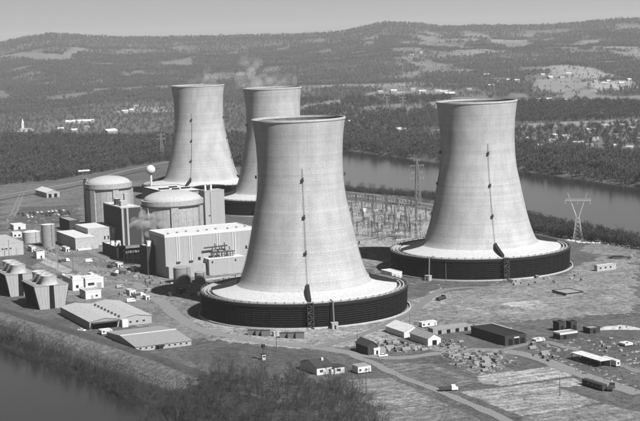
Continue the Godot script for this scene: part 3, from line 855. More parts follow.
func fan_tower(label: String, b: Array) -> void:
	# crossflow mechanical draught tower: flared body, louvres on the long sides, three fan stacks
	var o := thing("mechanical_cooling_tower", label, "cooling tower", Vector3(b[0], 0, b[1]), PLANT, "mechanical draught cooling towers")
	var x: float = b[2]
	var z: float = b[3]
	var h: float = b[4]
	var fl := 3.0
	var body := MB.new()
	body.prism([Vector2(-x / 2 + 0.8, 0), Vector2(x / 2 - 0.8, 0), Vector2(x / 2 + fl - 1.0, h), Vector2(-x / 2 - fl + 1.0, h)], Vector3(x / 2, 0, -z + 0.4), Vector3(x / 2, 0, -0.4))
	part(o, "fill", body.mesh(), M.opening)
	for zz in [-0.2, -z + 0.2]:                       # end walls of pale corrugated sheet, with a dark slot in the middle
		for e in [-1.0, 1.0]:
			var w := MB.new()
			var pts := [Vector2(1.7, 0), Vector2(x / 2, 0), Vector2(x / 2 + fl, h), Vector2(1.4, h)]
			if e < 0: pts = [Vector2(-x / 2 - fl, h), Vector2(-x / 2, 0), Vector2(-1.7, 0), Vector2(-1.4, h)]
			w.prism(pts, Vector3(x / 2, 0, zz - 0.2), Vector3(x / 2, 0, zz + 0.2))
			part(o, "end_wall", w.mesh(), M.siding)
			for k in 4:
				var rib := MB.new()
				var xa: float = x / 2 + e * (2.6 + k * 1.5)
				var xb: float = x / 2 + e * (2.6 + k * 2.2)
				rib.bar(Vector3(xa, 0.2, zz + 0.25), Vector3(xb, h - 0.3, zz + 0.25), 0.22)
				part(o, "rib", rib.mesh(), M.siding)
	for e in [-1.0, 1.0]:
		for k in 12:
			var s := MB.new()
			var t := (k + 0.5) / 12.0
			var xx: float = x / 2 + e * (x / 2 + fl * t)
			s.quad(Vector3(xx + e * 0.25, t * h - 0.45, -z + 0.45), Vector3(xx + e * 0.25, t * h - 0.45, -0.45), Vector3(xx - e * 0.35, t * h + 0.45, -0.45), Vector3(xx - e * 0.35, t * h + 0.45, -z + 0.45))
			part(o, "louvre", s.mesh(), M.louvre)
		for k in 7:
			var q := MB.new()
			var zz := -0.45 - (z - 0.9) * k / 6.0
			q.bar(Vector3(x / 2 + e * (x / 2 + 0.3), 0, zz), Vector3(x / 2 + e * (x / 2 + fl + 0.3), h, zz), 0.3)
			part(o, "mullion", q.mesh(), M.tar)
	part(o, "deck", boxmesh(Vector3(-fl - 0.2, h, -z - 0.2), Vector3(x + fl + 0.2, h + 0.4, 0.2)), M.roof_grey)
	for k in 3:
		var f := MB.new()
		var prof := [Vector2(5.6, 0), Vector2(5.0, 1.0), Vector2(4.75, 2.4), Vector2(4.9, 4.2), Vector2(5.3, 5.6)]
		f.lathe(prof, 40)
		var inn := []
		for q in prof: inn.push_front(Vector2(q.x - 0.15, q.y))
		f.lathe(inn, 40)
		var cz := -z * (k + 0.5) / 3.0
		var st := part(o, "fan_stack", f.mesh(), M.concrete, Vector3(x / 2, h + 0.4, cz))
		var hb := MB.new()
		hb.tube(Vector3(0, 2.0, 0), Vector3(0, 2.8, 0), 0.8)
		for q in 8:
			var a := TAU * q / 8
			hb.box(Vector3(sin(a) * 2.6, 2.5, cos(a) * 2.6), Vector3(0.6, 0.1, 4.2), Basis(Vector3.UP, a) * Basis(Vector3.BACK, 0.3))
		part(st, "fan", hb.mesh(), M.steel_dark)
	var rl := MB.new()
	for e in [-fl, x + fl]:
		for k in 12: rl.bar(Vector3(e, h + 0.4, -z * k / 11.0), Vector3(e, h + 1.5, -z * k / 11.0), 0.1)
		rl.bar(Vector3(e, h + 1.45, -z), Vector3(e, h + 1.45, 0), 0.1)
	part(o, "railing", rl.mesh(), M.steel_dark)

func roof_unit(o: Node, c: Vector3, s: Vector3, m: Material, called := "roof_unit") -> void:
	var b := part(o, called, boxmesh(c - Vector3(s.x / 2, 0, s.z / 2), c + Vector3(s.x / 2, s.y, s.z / 2)), m)
	part(b, "cap", boxmesh(c + Vector3(-s.x / 2 - 0.1, s.y, -s.z / 2 - 0.1), c + Vector3(s.x / 2 + 0.1, s.y + 0.15, s.z / 2 + 0.1)), M.white)

func build_plant() -> void:
	M.contain = material(0.30, 0.95, noise_tex(71, 0.02, 0.84, 1.08, 512, Vector2(1, 2)), 0.04)
	M.dome = material(0.40, 0.9, noise_tex(72, 0.03, 0.75, 1.1), 0.05)
	containment("domed reactor building beside the tall windowless hall, steam at its foot", Vector3(-106.5, 0, -1127), 22.4, 43.0, 46.2, 52.7, 0.15)
	containment("farther domed reactor building next to the slender vent stack", Vector3(-182.2, 0, -1350), 20.2, 35.5, 39.4, 45.5, 0.42)
	# turbine hall in front of the nearer dome
	var o := block("turbine_hall", "tall pale windowless turbine hall with white downpipes, behind the nearest tower", "hall", [-106, -1053.3, 66.1, 32.1, 29.3], M.siding, M.roof_white, M.white, PLANT, "", 1.8)
	for x in [8.4, 9.9, 17.6, 19.0, 37.8, 39.6, 49.4, 51.2]:
		part(o, "downpipe", boxmesh(Vector3(x - 0.28, 10.5, 0.02), Vector3(x + 0.28, 27.4, 0.5)), M.white)
	for x in [9.0, 18.3, 50.3]:
		part(o, "vent_hood", boxmesh(Vector3(x - 1.4, 9.5, 0.02), Vector3(x + 1.4, 10.4, 0.9)), M.steel_dark)
	part(o, "louvre_vent", boxmesh(Vector3(23.5, 10.2, 0.02), Vector3(25.3, 12.2, 0.2)), M.opening)
	for k in 9: roof_unit(o, Vector3(4 + k * 7.3, 29.3, -4.0 - (k % 3) * 2), Vector3(1.2, 1.0, 1.2), M.steel, "roof_vent")
	var an := part(o, "annex", boxmesh(Vector3(28.0, 0, 0.01), Vector3(54.0, 11.0, 9.0)), M.siding)
	part(an, "annex_roof", boxmesh(Vector3(27.8, 11.0, 0.03), Vector3(54.2, 11.35, 9.2)), M.white)
	for x in [30.0, 47.0]: part(an, "vent_hood", boxmesh(Vector3(x, 8.8, 9.0), Vector3(x + 0.9, 9.8, 9.6)), M.steel_dark)
	part(o, "side_annex", boxmesh(Vector3(0.3, 0, 0.01), Vector3(27.8, 8.0, 5.0)), M.siding)
	var rack := MB.new()
	for k in 9:
		rack.bar(Vector3(31.5 + k * 2.0, 11.3, 4.5), Vector3(31.5 + k * 2.0, 14.8, 4.5), 0.45)
	rack.bar(Vector3(31, 14.8, 4.5), Vector3(49, 14.8, 4.5), 0.8)
	rack.bar(Vector3(31, 13.0, 4.5), Vector3(49, 13.0, 4.5), 0.35)
	for k in 4: rack.bar(Vector3(35 + k * 3.5, 14.8, 4.5), Vector3(35 + k * 3.5, 21.0 - (k % 2) * 3, 3.0), 0.6)
	rack.bar(Vector3(27, 18.5, 3.2), Vector3(44, 18.9, 3.2), 0.9)
	part(o, "pipe_rack", rack.mesh(), M.steel_dark)
	for q in [[34.0, 16.0, 1.1], [38.5, 15.6, 1.3], [45.5, 15.4, 1.0]]:
		var si := MB.new()
		si.tube(Vector3(q[0] - 1.6, q[1], 4.5), Vector3(q[0] + 1.6, q[1], 4.5), q[2] * 0.6)
		part(o, "silencer", si.mesh(), M.steel)
	o = thing("retaining_wall", "low pale kerb wall edging the apron below the pale hall", "wall", Vector3(-100.5, 0, -1026.5), PLANT)
	part(o, "wall", boxmesh(Vector3(0, 0, -0.4), Vector3(57, 0.8, 0)), M.concrete)
	part(o, "coping", boxmesh(Vector3(-0.1, 0.8, -0.6), Vector3(57.1, 1.0, 0.2)), M.white)
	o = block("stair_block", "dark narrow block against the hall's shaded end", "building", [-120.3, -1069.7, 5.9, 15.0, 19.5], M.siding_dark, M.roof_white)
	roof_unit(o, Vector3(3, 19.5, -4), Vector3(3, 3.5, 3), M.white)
	tank("storage_tank", "larger grey tank at the foot of the pale hall", Vector3(-93.1, 0, -1029.1), 5.7, 10.6, M.concrete_dark, M.roof_grey)
	tank("storage_tank", "smaller grey tank at the foot of the pale hall", Vector3(-81.2, 0, -1030.8), 3.7, 6.6, M.concrete_dark, M.roof_grey)
	# white roofed hall and the pale block behind the nearer dome
	o = block("turbine_hall", "white roofed hall behind the nearer dome, in front of the farthest tower", "hall", [-131.0, -1339.0, 33.0, 66.0, 30.0], M.siding_mid, M.roof_white, M.tar)
	for q in [[8.0, -30.0, 9.0, 3.0], [16.0, -22.0, 6.0, 2.5], [20.0, -40.0, 7.0, 2.5], [26.0, -24.0, 8.0, 2.0]]: roof_unit(o, Vector3(q[0], 30.0, q[1]), Vector3(q[2], 1.6, q[3]), M.tar)
	o = block("auxiliary_building", "pale upright block between the nearer dome and the steaming tower", "building", [-98.8, -1340.1, 18.1, 12.6, 30.1], M.siding, M.roof_pale)
	pane(o, "window", "front", 3.0, 8.0, 1.6, 1.2, M.window)
	part(o, "downpipe", boxmesh(Vector3(5.0, 2, 0.02), Vector3(5.3, 29, 0.4)), M.steel)
	for k in 3: roof_unit(o, Vector3(3.0 + k * 2.6, 30.1, -6), Vector3(1.5, 4.6, 1.8), M.white if k != 1 else M.tar)
	# auxiliary blocks between the two domes
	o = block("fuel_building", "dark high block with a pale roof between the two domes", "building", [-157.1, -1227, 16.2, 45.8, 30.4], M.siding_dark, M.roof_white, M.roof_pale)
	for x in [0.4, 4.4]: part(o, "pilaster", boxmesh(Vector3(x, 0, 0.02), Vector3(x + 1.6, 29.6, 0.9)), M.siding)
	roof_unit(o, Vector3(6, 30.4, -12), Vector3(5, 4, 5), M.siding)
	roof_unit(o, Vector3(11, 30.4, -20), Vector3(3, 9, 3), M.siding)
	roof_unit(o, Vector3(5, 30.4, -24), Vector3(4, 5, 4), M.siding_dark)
	o = block("auxiliary_building", "pale taller half of the stepped block before the far dome", "building", [-184.8, -1233.9, 23.2, 35.7, 13.6], M.plaster, M.roof_white)
	pane(o, "window", "front", 13.0, 4.0, 1.2, 3.0, M.window)
	pane(o, "window", "front", 16.0, 4.0, 1.2, 3.0, M.window)
	part(o, "canopy", boxmesh(Vector3(20.0, 9.0, 0), Vector3(25.5, 13.0, 3)), M.plaster)
	o = block("auxiliary_building", "low front half of the stepped block with a white roof", "building", [-191.3, -1209.6, 18.4, 54, 9.4], M.plaster, M.roof_white)
	for k in 3: pane(o, "door", "front", 2.0 + k * 5.0, 0, 2.4, 2.6, M.paint_grey)
	part(o, "loading_dock", boxmesh(Vector3(1, 0, 0.02), Vector3(12, 1.2, 3.0)), M.white)
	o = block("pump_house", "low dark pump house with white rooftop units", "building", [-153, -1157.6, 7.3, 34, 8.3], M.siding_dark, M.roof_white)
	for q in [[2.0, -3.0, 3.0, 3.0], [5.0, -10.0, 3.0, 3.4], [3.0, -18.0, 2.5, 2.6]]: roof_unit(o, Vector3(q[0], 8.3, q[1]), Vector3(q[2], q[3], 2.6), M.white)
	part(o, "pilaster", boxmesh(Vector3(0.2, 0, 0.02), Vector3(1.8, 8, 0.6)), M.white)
	# pipe gallery of pale posts between pump house and hall
	o = thing("pipe_gallery", "pale steel pipe gallery beside the low pump house", "gallery", Vector3(-142.1, 0, -1136.5), PLANT)
	for k in 4:
		var g := MB.new()
		for z in [0.0, -8.0]: g.bar(Vector3(k * 4.0, 0, z), Vector3(k * 4.0, 8.0, z), 0.5)
		g.bar(Vector3(k * 4.0, 8.0, 0), Vector3(k * 4.0, 8.0, -8), 0.5)
		part(o, "portal", g.mesh(), M.steel_pale)
	for k in 4:
		var g := MB.new()
		g.tube(Vector3(-1, 8.6, -1.0 - k * 2), Vector3(14, 8.6, -1.0 - k * 2), 0.45)
		part(o, "pipe", g.mesh(), M.steel_dark)
	part(o, "tray", boxmesh(Vector3(-1, 5.0, -8), Vector3(14, 5.4, 0)), M.steel_dark)
	# vent stack with a platform on top
	o = thing("vent_stack", "slender dark vent stack with a pale platform, left of the far dome", "stack", Vector3(-205.8, 0, -1369.4), PLANT)
	var s := MB.new()
	s.tube(Vector3(0, 0, 0), Vector3(0, 42, 0), 1.3, 1.1, 14)
	part(o, "flue", s.mesh(), M.steel_dark)
	s = MB.new()
	for q in [Vector3(1.6, 0, 0.6), Vector3(2.6, 0, 0.6)]: s.bar(q, q + Vector3(0, 42, 0), 0.3)
	for k in 20: s.bar(Vector3(1.6, k * 2.1, 0.6), Vector3(2.6, k * 2.1 + 1.0, 0.6), 0.2)
	part(o, "ladder", s.mesh(), M.steel_pale)
	s = MB.new()
	for a in 4:
		var q := Vector3(1.5 * (1 if a % 2 else -1), 0, 1.5 * (1 if a > 1 else -1))
		s.bar(q + Vector3(0, 41, 0), q + Vector3(0, 49, 0), 0.3)
	s.box(Vector3(0, 42, 0), Vector3(4.2, 0.4, 4.2))
	part(o, "lattice_top", s.mesh(), M.steel)
	part(o, "platform", boxmesh(Vector3(-5.5, 48.4, -0.9), Vector3(5.0, 49.6, 0.9)), M.white)
	s = MB.new()
	s.tube(Vector3(0, 49, 0), Vector3(0, 53, 0), 0.2)
	part(o, "mast", s.mesh(), M.steel)
	# water sphere
	o = thing("water_tower", "white spherical water tower on a slim column, between the domes", "water tower", Vector3(-161.3, 0, -1498.7))
	s = MB.new()
	var ball := []
	for k in 17: ball.append(Vector2(maxf(0.01, 4.5 * sin(PI * k / 16.0)), 37.0 - 4.5 * cos(PI * k / 16.0)))
	s.lathe(ball, 32)
	part(o, "sphere", s.mesh(), M.white)
	s = MB.new()
	s.lathe([Vector2(2.0, 0), Vector2(1.2, 4), Vector2(1.1, 32.5), Vector2(1.8, 33.4)], 20)
	part(o, "column", s.mesh(), M.white)
	# left yard
	fan_tower("nearer mechanical draught tower with three round fan stacks", [-172.6, -942.3, 15.5, 30.0, 14.2])
	fan_tower("mechanical draught tower cut by the picture's edge, three fan stacks", [-200.5, -995.0, 13.5, 30.0, 14.2])
	tank("storage_tank", "tall grey cylindrical tank with a pale top in the far yard", Vector3(-217.9, 0, -1242.1), 5.4, 17.5, M.concrete_dark, M.roof_white, 0.5)
	tank("storage_tank", "wide low white tank beside the tall cylinder", Vector3(-236.7, 0, -1271), 7.0, 8.6, M.plaster, M.roof_white, 1.2)
	o = block("warehouse", "long pale building at the left edge above the fan towers", "building", [-257, -1184.1, 30.3, 51.1, 10], M.plaster, M.roof_pale)
	pane(o, "door", "front", 24.0, 0, 1.5, 6.0, M.paint_grey)
	for k in 4: pane(o, "window", "front", 10.0 + k * 3.2, 5.0, 1.4, 1.2, M.window)
	o = gabled("shed", "white long shed alone in the far grass by the perimeter road", "shed", [-285.4, -1630.5, 14, 43.9, 5.3], 3.0, false, M.siding, M.roof_white)
	for k in 2: pane(o, "door", "front", 2.0 + k * 6.0, 0, 3.2, 4.0, M.opening)
	o = block("shed", "white low shed beside the parked cars", "shed", [-268, -1358, 10.7, 14.1, 4], M.white, M.roof_white)
	pane(o, "door", "front", 4.0, 0, 2.0, 2.4, M.window)
	o = block("office_hut", "tiny white hut with dark windows before the low shed", "hut", [-258.1, -1301.7, 7.7, 6.8, 4.2], M.white, M.roof_pale)
	for k in 2: pane(o, "window", "front", 1.2 + k * 3.6, 1.0, 1.8, 1.6, M.window)
	o = block("shed", "grey flat shed in front of the far dome's dark corner", "shed", [-214.7, -1330, 8.8, 31, 9.5], M.siding_dark, M.roof_grey)
	pane(o, "door", "front", 3.0, 0, 3.0, 3.5, M.opening)
	o = block("office_hut", "small pale hut with a dark awning beside the service lane", "hut", [-214.6, -1168.9, 6.2, 8.7, 5.3], M.white, M.roof_dark)
	pane(o, "door", "front", 3.0, 0, 1.2, 2.2, M.window)
	# little white houses behind the fan towers
	o = block("office_hut", "white hut with one window, left of the pair", "hut", [-163.2, -1011.1, 7.4, 23.5, 7.3], M.white, M.roof_grey)
	pane(o, "window", "front", 2.2, 1.6, 1.8, 2.0, M.window)
	pane(o, "door", "front", 5.4, 0, 1.1, 2.2, M.paint_grey)
	part(o, "upper_room", boxmesh(Vector3(0.5, 7.0, -6), Vector3(6.5, 9.3, -1)), M.white)
	o = block("office_hut", "widest white hut with a dark window and a roller door", "hut", [-155.4, -1015.5, 12.3, 13.7, 7], M.white, M.roof_white)
	pane(o, "window", "front", 1.6, 2.4, 4.4, 1.7, M.window)
	pane(o, "roller_door", "front", 7.6, 0, 3.2, 3.8, M.paint_grey)
	o = block("office_hut", "low white hut before the widest one, pale doors", "hut", [-149.6, -975.5, 10.2, 13.2, 5.1], M.white, M.roof_pale)
	pane(o, "door", "front", 3.6, 0, 1.3, 2.2, M.paint_grey)
	pane(o, "window", "front", 6.5, 1.2, 1.4, 1.2, M.window)
	# two warehouses by the dike
	var b: Array = [-132.1, -870.3, 36.9, 59.2, 4]
	o = thing("warehouse", "wide pale warehouse with twin gables and roof vents, by the river dike", "warehouse", Vector3(b[0], 0, b[1]), PLANT, "warehouses by the dike")
	for k in 2:
		var hw: float = b[2] / 2
		var w := MB.new()
		w.prism([Vector2(-hw / 2 + 0.02, 0), Vector2(hw / 2 - 0.02, 0), Vector2(hw / 2 - 0.02, 4.4), Vector2(0, 5.9), Vector2(-hw / 2 + 0.02, 4.4)], Vector3(hw * (k + 0.5), 0, -b[3]), Vector3(hw * (k + 0.5), 0, -0.0))
		part(o, "wall", w.mesh(), M.siding_mid if k == 0 else M.siding)
		for e in [-1.0, 1.0]:
			for q in 10:
				var r := MB.new()
				var pts := [Vector2(e * (hw / 2 + (0.3 if (e < 0) == (k == 0) else -0.01)), 4.4), Vector2(e * (hw / 2 + (0.3 if (e < 0) == (k == 0) else -0.01)), 4.65), Vector2(0, 6.2), Vector2(0, 5.95)]
				if e < 0: pts.reverse()
				var z0: float = 0.4 - (b[3] + 0.8) * q / 10.0
				r.prism(pts, Vector3(hw * (k + 0.5), 0.012 * (q % 2), z0 - (b[3] + 0.8) / 10.0 + 0.03), Vector3(hw * (k + 0.5), 0.012 * (q % 2), z0))
				part(o, "roof_panel", r.mesh(), M.roof_pale)
	for q in 8: part(o, "roof_vent", boxmesh(Vector3(b[2] / 2 - 0.5, 4.7, -4.0 - q * 6.5), Vector3(b[2] / 2 + 0.5, 6.0, -2.8 - q * 6.5)), M.steel_dark)
	pane(o, "loading_bay", "front", 1.5, 0, 14.5, 3.6, M.opening, 0.1)
	part(o, "canopy", boxmesh(Vector3(1.0, 3.7, 0.02), Vector3(17.0, 3.95, 3.5)), M.steel_dark)
	part(o, "porch", boxmesh(Vector3(18.0, 0, 0.02), Vector3(21.5, 4.2, 4.0)), M.white)
	for k in 3: pane(o, "window", "front", 23.5 + k * 4, 1.4, 1.3, 1.2, M.window)
	b = [-98.5, -803.5, 30.9, 49.9, 2.5]
	o = gabled("warehouse", "low grey warehouse with a white ridge line, nearest the river trees", "warehouse", b, 1.9, true, M.siding, M.roof_grey, PLANT, "warehouses by the dike")
	part(o, "ridge_cap", boxmesh(Vector3(-0.4, b[4] + 1.95, -b[3] / 2 - 0.7), Vector3(b[2] + 0.4, b[4] + 2.3, -b[3] / 2 + 0.7)), M.white)
	for k in 9: pane(o, "window", "front", 2.0 + k * 3.2, 1.0, 1.1, 1.0, M.window)
	pane(o, "door", "front", 11.6, 0, 1.2, 2.1, M.window)
	part(o, "porch", boxmesh(Vector3(11.0, 2.2, 0.02), Vector3(15.5, 2.4, 2.2)), M.steel_dark)

# ------------------------------------------------------------------ trees
func twigs(mb: MB, r: RandomNumberGenerator, p: Vector3, d: Vector3, len: float, w: float, depth: int) -> void:
	var mid := p + d * len * 0.5 + Vector3(r.randf_range(-1, 1), r.randf_range(-0.3, 0.6), r.randf_range(-1, 1)) * len * 0.08
	var e := mid + (d + Vector3(r.randf_range(-0.25, 0.25), r.randf_range(0, 0.25), r.randf_range(-0.25, 0.25))).normalized() * len * 0.5
	mb.twig(p, mid, w, w * 0.75)
	mb.twig(mid, e, w * 0.75, w * 0.45)
	if depth == 0: return
	var k := 4 if depth > 1 else 5
	for i in k:
		var t := 0.3 + 0.7 * (i + r.randf()) / k
		var o := p.lerp(mid, t * 2) if t < 0.5 else mid.lerp(e, t * 2 - 1)
		var nd := (d + Vector3(r.randf_range(-1, 1), r.randf_range(-0.35, 0.75), r.randf_range(-1, 1)) * 0.95).normalized()
		twigs(mb, r, o, nd, len * r.randf_range(0.42, 0.62), w * 0.5, depth - 1)

func bare_tree(seed_: int, h: float, spread: float) -> Node3D:
	var r := RandomNumberGenerator.new()
	r.seed = seed_
	var o := Node3D.new()
	var tr := MB.new()
	var cr := MB.new()
	var stems := 1 if seed_ % 3 else 2
	for s in stems:
		var p := Vector3(s * 0.5, -0.5, 0)
		var w := h * 0.034
		var d := Vector3(r.randf_range(-0.12, 0.12) + s * 0.25, 1, r.randf_range(-0.12, 0.12)).normalized()
		for k in 6:
			var q := p + d * (h + 0.5) / 7.0
			tr.tube(p, q, w * 0.5, w * 0.41, 6, false)
			for i in (0 if k < 1 else 3 if k < 5 else 5):
				var a := r.randf() * TAU
				var up := 0.5 + k * 0.16
				twigs(cr, r, p.lerp(q, r.randf()), Vector3(cos(a) * spread, up, sin(a) * spread).normalized(), h * r.randf_range(0.26, 0.40) * (1.1 - k * 0.08), w * 0.42, 2)
			p = q
			w *= 0.82
			d = (d + Vector3(r.randf_range(-0.15, 0.15), 0.2, r.randf_range(-0.15, 0.15))).normalized()
	part(o, "trunk", tr.mesh(), M.bark)
	part(o, "crown", cr.mesh(), M.bark)
	return o

func in_poly(poly: PackedVector2Array, r: RandomNumberGenerator) -> Vector2:
	var lo := poly[0]
	var hi := poly[0]
	for q in poly:
		lo = lo.min(q)
		hi = hi.max(q)
	for k in 200:
		var p := Vector2(r.randf_range(lo.x, hi.x), r.randf_range(lo.y, hi.y))
		if Geometry2D.is_point_in_polygon(p, poly): return p
	return poly[0]

func plant_trees(kinds: Array, called: String, spots: Array, label: String, group: String, lo: float, hi: float) -> void:
	for q in spots:
		var c := copy(kinds[rng.randi() % kinds.size()], called, Vector3(q.x, height(q.x, q.y) - 0.1, q.y), rng.randf() * TAU, label, group, rng.randf_range(lo, hi))
		c.set_meta("category", "tree")

func spread_in(poly: Array, count: int, gap: float) -> Array:
	var pp := PackedVector2Array(poly)
	var o := []
	var tries := 0
	while o.size() < count and tries < count * 60:
		tries += 1
		var p := in_poly(pp, rng)
		var ok := true
		for q in o:
			if (q - p).length_squared() < gap * gap:
				ok = false
				break
		if ok: o.append(p)
	return o

func scatter_in(poly: Array, count: int) -> Array:
	var o := []
	var pp := PackedVector2Array(poly)
	for k in count: o.append(in_poly(pp, rng))
	return o

func along(line: Array, count: int, off: float) -> Array:
	var o := []
	var c := Curve2D.new()
	for q in line: c.add_point(q)
	for k in count:
		o.append(c.sample_baked(c.get_baked_length() * (k + rng.randf_range(0.1, 0.9)) / count) + Vector2(rng.randf_range(-off, off), rng.randf_range(-off, off)))
	return o

func clump(seed_: int, blades: int, thick := 0.016) -> ArrayMesh:      # one far tree without leaves: a trunk and a crown of thin boughs, about 1 unit high
	var r := RandomNumberGenerator.new()
	r.seed = seed_
	var mb := MB.new()
	mb.twig(Vector3(0, -0.05, 0), Vector3(0, 0.6, 0), 0.05, 0.03)
	for i in blades:
		var a := r.randf() * TAU
		var y := r.randf_range(0.1, 0.7)
		var p := Vector3(cos(a) * 0.03, y, sin(a) * 0.03)
		var out := r.randf_range(0.08, 0.40)
		var e := p + Vector3(cos(a) * out, r.randf_range(0.15, 0.42), sin(a) * out)
		mb.tri(p + Vector3(0.012, 0, 0), e, p - Vector3(0.012, 0, 0.012))
		for k in 3:
			var m := p.lerp(e, r.randf_range(0.35, 0.9))
			var t := m + Vector3(r.randf_range(-0.14, 0.14), r.randf_range(0.06, 0.22), r.randf_range(-0.14, 0.14))
			var s := Vector3(r.randf_range(-1, 1), 0, r.randf_range(-1, 1)).normalized() * thick
			mb.tri(m + s, t, m - s)
	return mb.mesh()

func forest(called: String, label: String, poly: Array, gap: float, size: float, open_ok: float, mesh: ArrayMesh, skip := 0.0, m: Material = null) -> void:
	var pp := PackedVector2Array(poly)
	var lo := pp[0]
	var hi := pp[0]
	for q in pp:
		lo = lo.min(q)
		hi = hi.max(q)
	var at := []
	var x := lo.x
	while x < hi.x:
		var z := lo.y
		while z < hi.y:
			var p := Vector2(x + rng.randf_range(-0.6, 0.6) * gap, z + rng.randf_range(-0.6, 0.6) * gap)
			z += gap
			if rng.randf() < skip or not Geometry2D.is_point_in_polygon(p, pp): continue
			if p.y < -1790 and far_tone(p.x, p.y) > open_ok: continue
			var h := height(p.x, p.y)
			if h < -4.5: continue
			var s := size * rng.randf_range(0.5, 1.3) * (0.85 + 0.35 * noise_a.get_noise_2d(p.x, p.y))
			at.append(Transform3D(Basis(Vector3.UP, rng.randf() * TAU).scaled(Vector3(s * 1.35, s * rng.randf_range(0.75, 1.15), s * 1.35)), Vector3(p.x, h - 0.2, p.y)))
		x += gap
	var mm := MultiMesh.new()
	mm.transform_format = MultiMesh.TRANSFORM_3D
	mm.use_colors = true
	mm.mesh = mesh
	mm.instance_count = at.size()
	for i in at.size():
		mm.set_instance_transform(i, at[i])
		var g := rng.randf_range(0.8, 1.2)
		mm.set_instance_color(i, Color(g, g, g))
	var o := MultiMeshInstance3D.new()
	o.name = numbered(called)
	o.multimesh = mm
	o.material_override = m if m else M.bark_far
	add_child(o, true)
	tag(o, label, "woods", "", "stuff")

func scatter(called: String, label: String, category: String, mesh: ArrayMesh, m: Material, spots: Array, lo: float, hi: float) -> void:
	var mm := MultiMesh.new()
	mm.transform_format = MultiMesh.TRANSFORM_3D
	mm.mesh = mesh
	mm.instance_count = spots.size()
	for i in spots.size():
		var s := rng.randf_range(lo, hi)
		mm.set_instance_transform(i, Transform3D(Basis(Vector3.UP, rng.randf() * TAU).scaled(Vector3(s, s, s)), Vector3(spots[i].x, height(spots[i].x, spots[i].y) - 0.05, spots[i].y)))
	var o := MultiMeshInstance3D.new()
	o.name = numbered(called)
	o.multimesh = mm
	o.material_override = m
	add_child(o, true)
	tag(o, label, category, "", "stuff")

func rock_mesh(seed_: int) -> ArrayMesh:
	var r := RandomNumberGenerator.new()
	r.seed = seed_
	var mb := MB.new()
	var ring := []
	for k in 6: ring.append(Vector3(cos(TAU * k / 6) * r.randf_range(0.4, 0.6), r.randf_range(0.05, 0.25), sin(TAU * k / 6) * r.randf_range(0.4, 0.6)))
	var top := Vector3(r.randf_range(-0.15, 0.15), r.randf_range(0.4, 0.6), r.randf_range(-0.15, 0.15))
	for k in 6:
		mb.tri(top, ring[(k + 1) % 6], ring[k])
		mb.tri(ring[k], ring[(k + 1) % 6], Vector3(0, -0.3, 0))
	return mb.mesh()

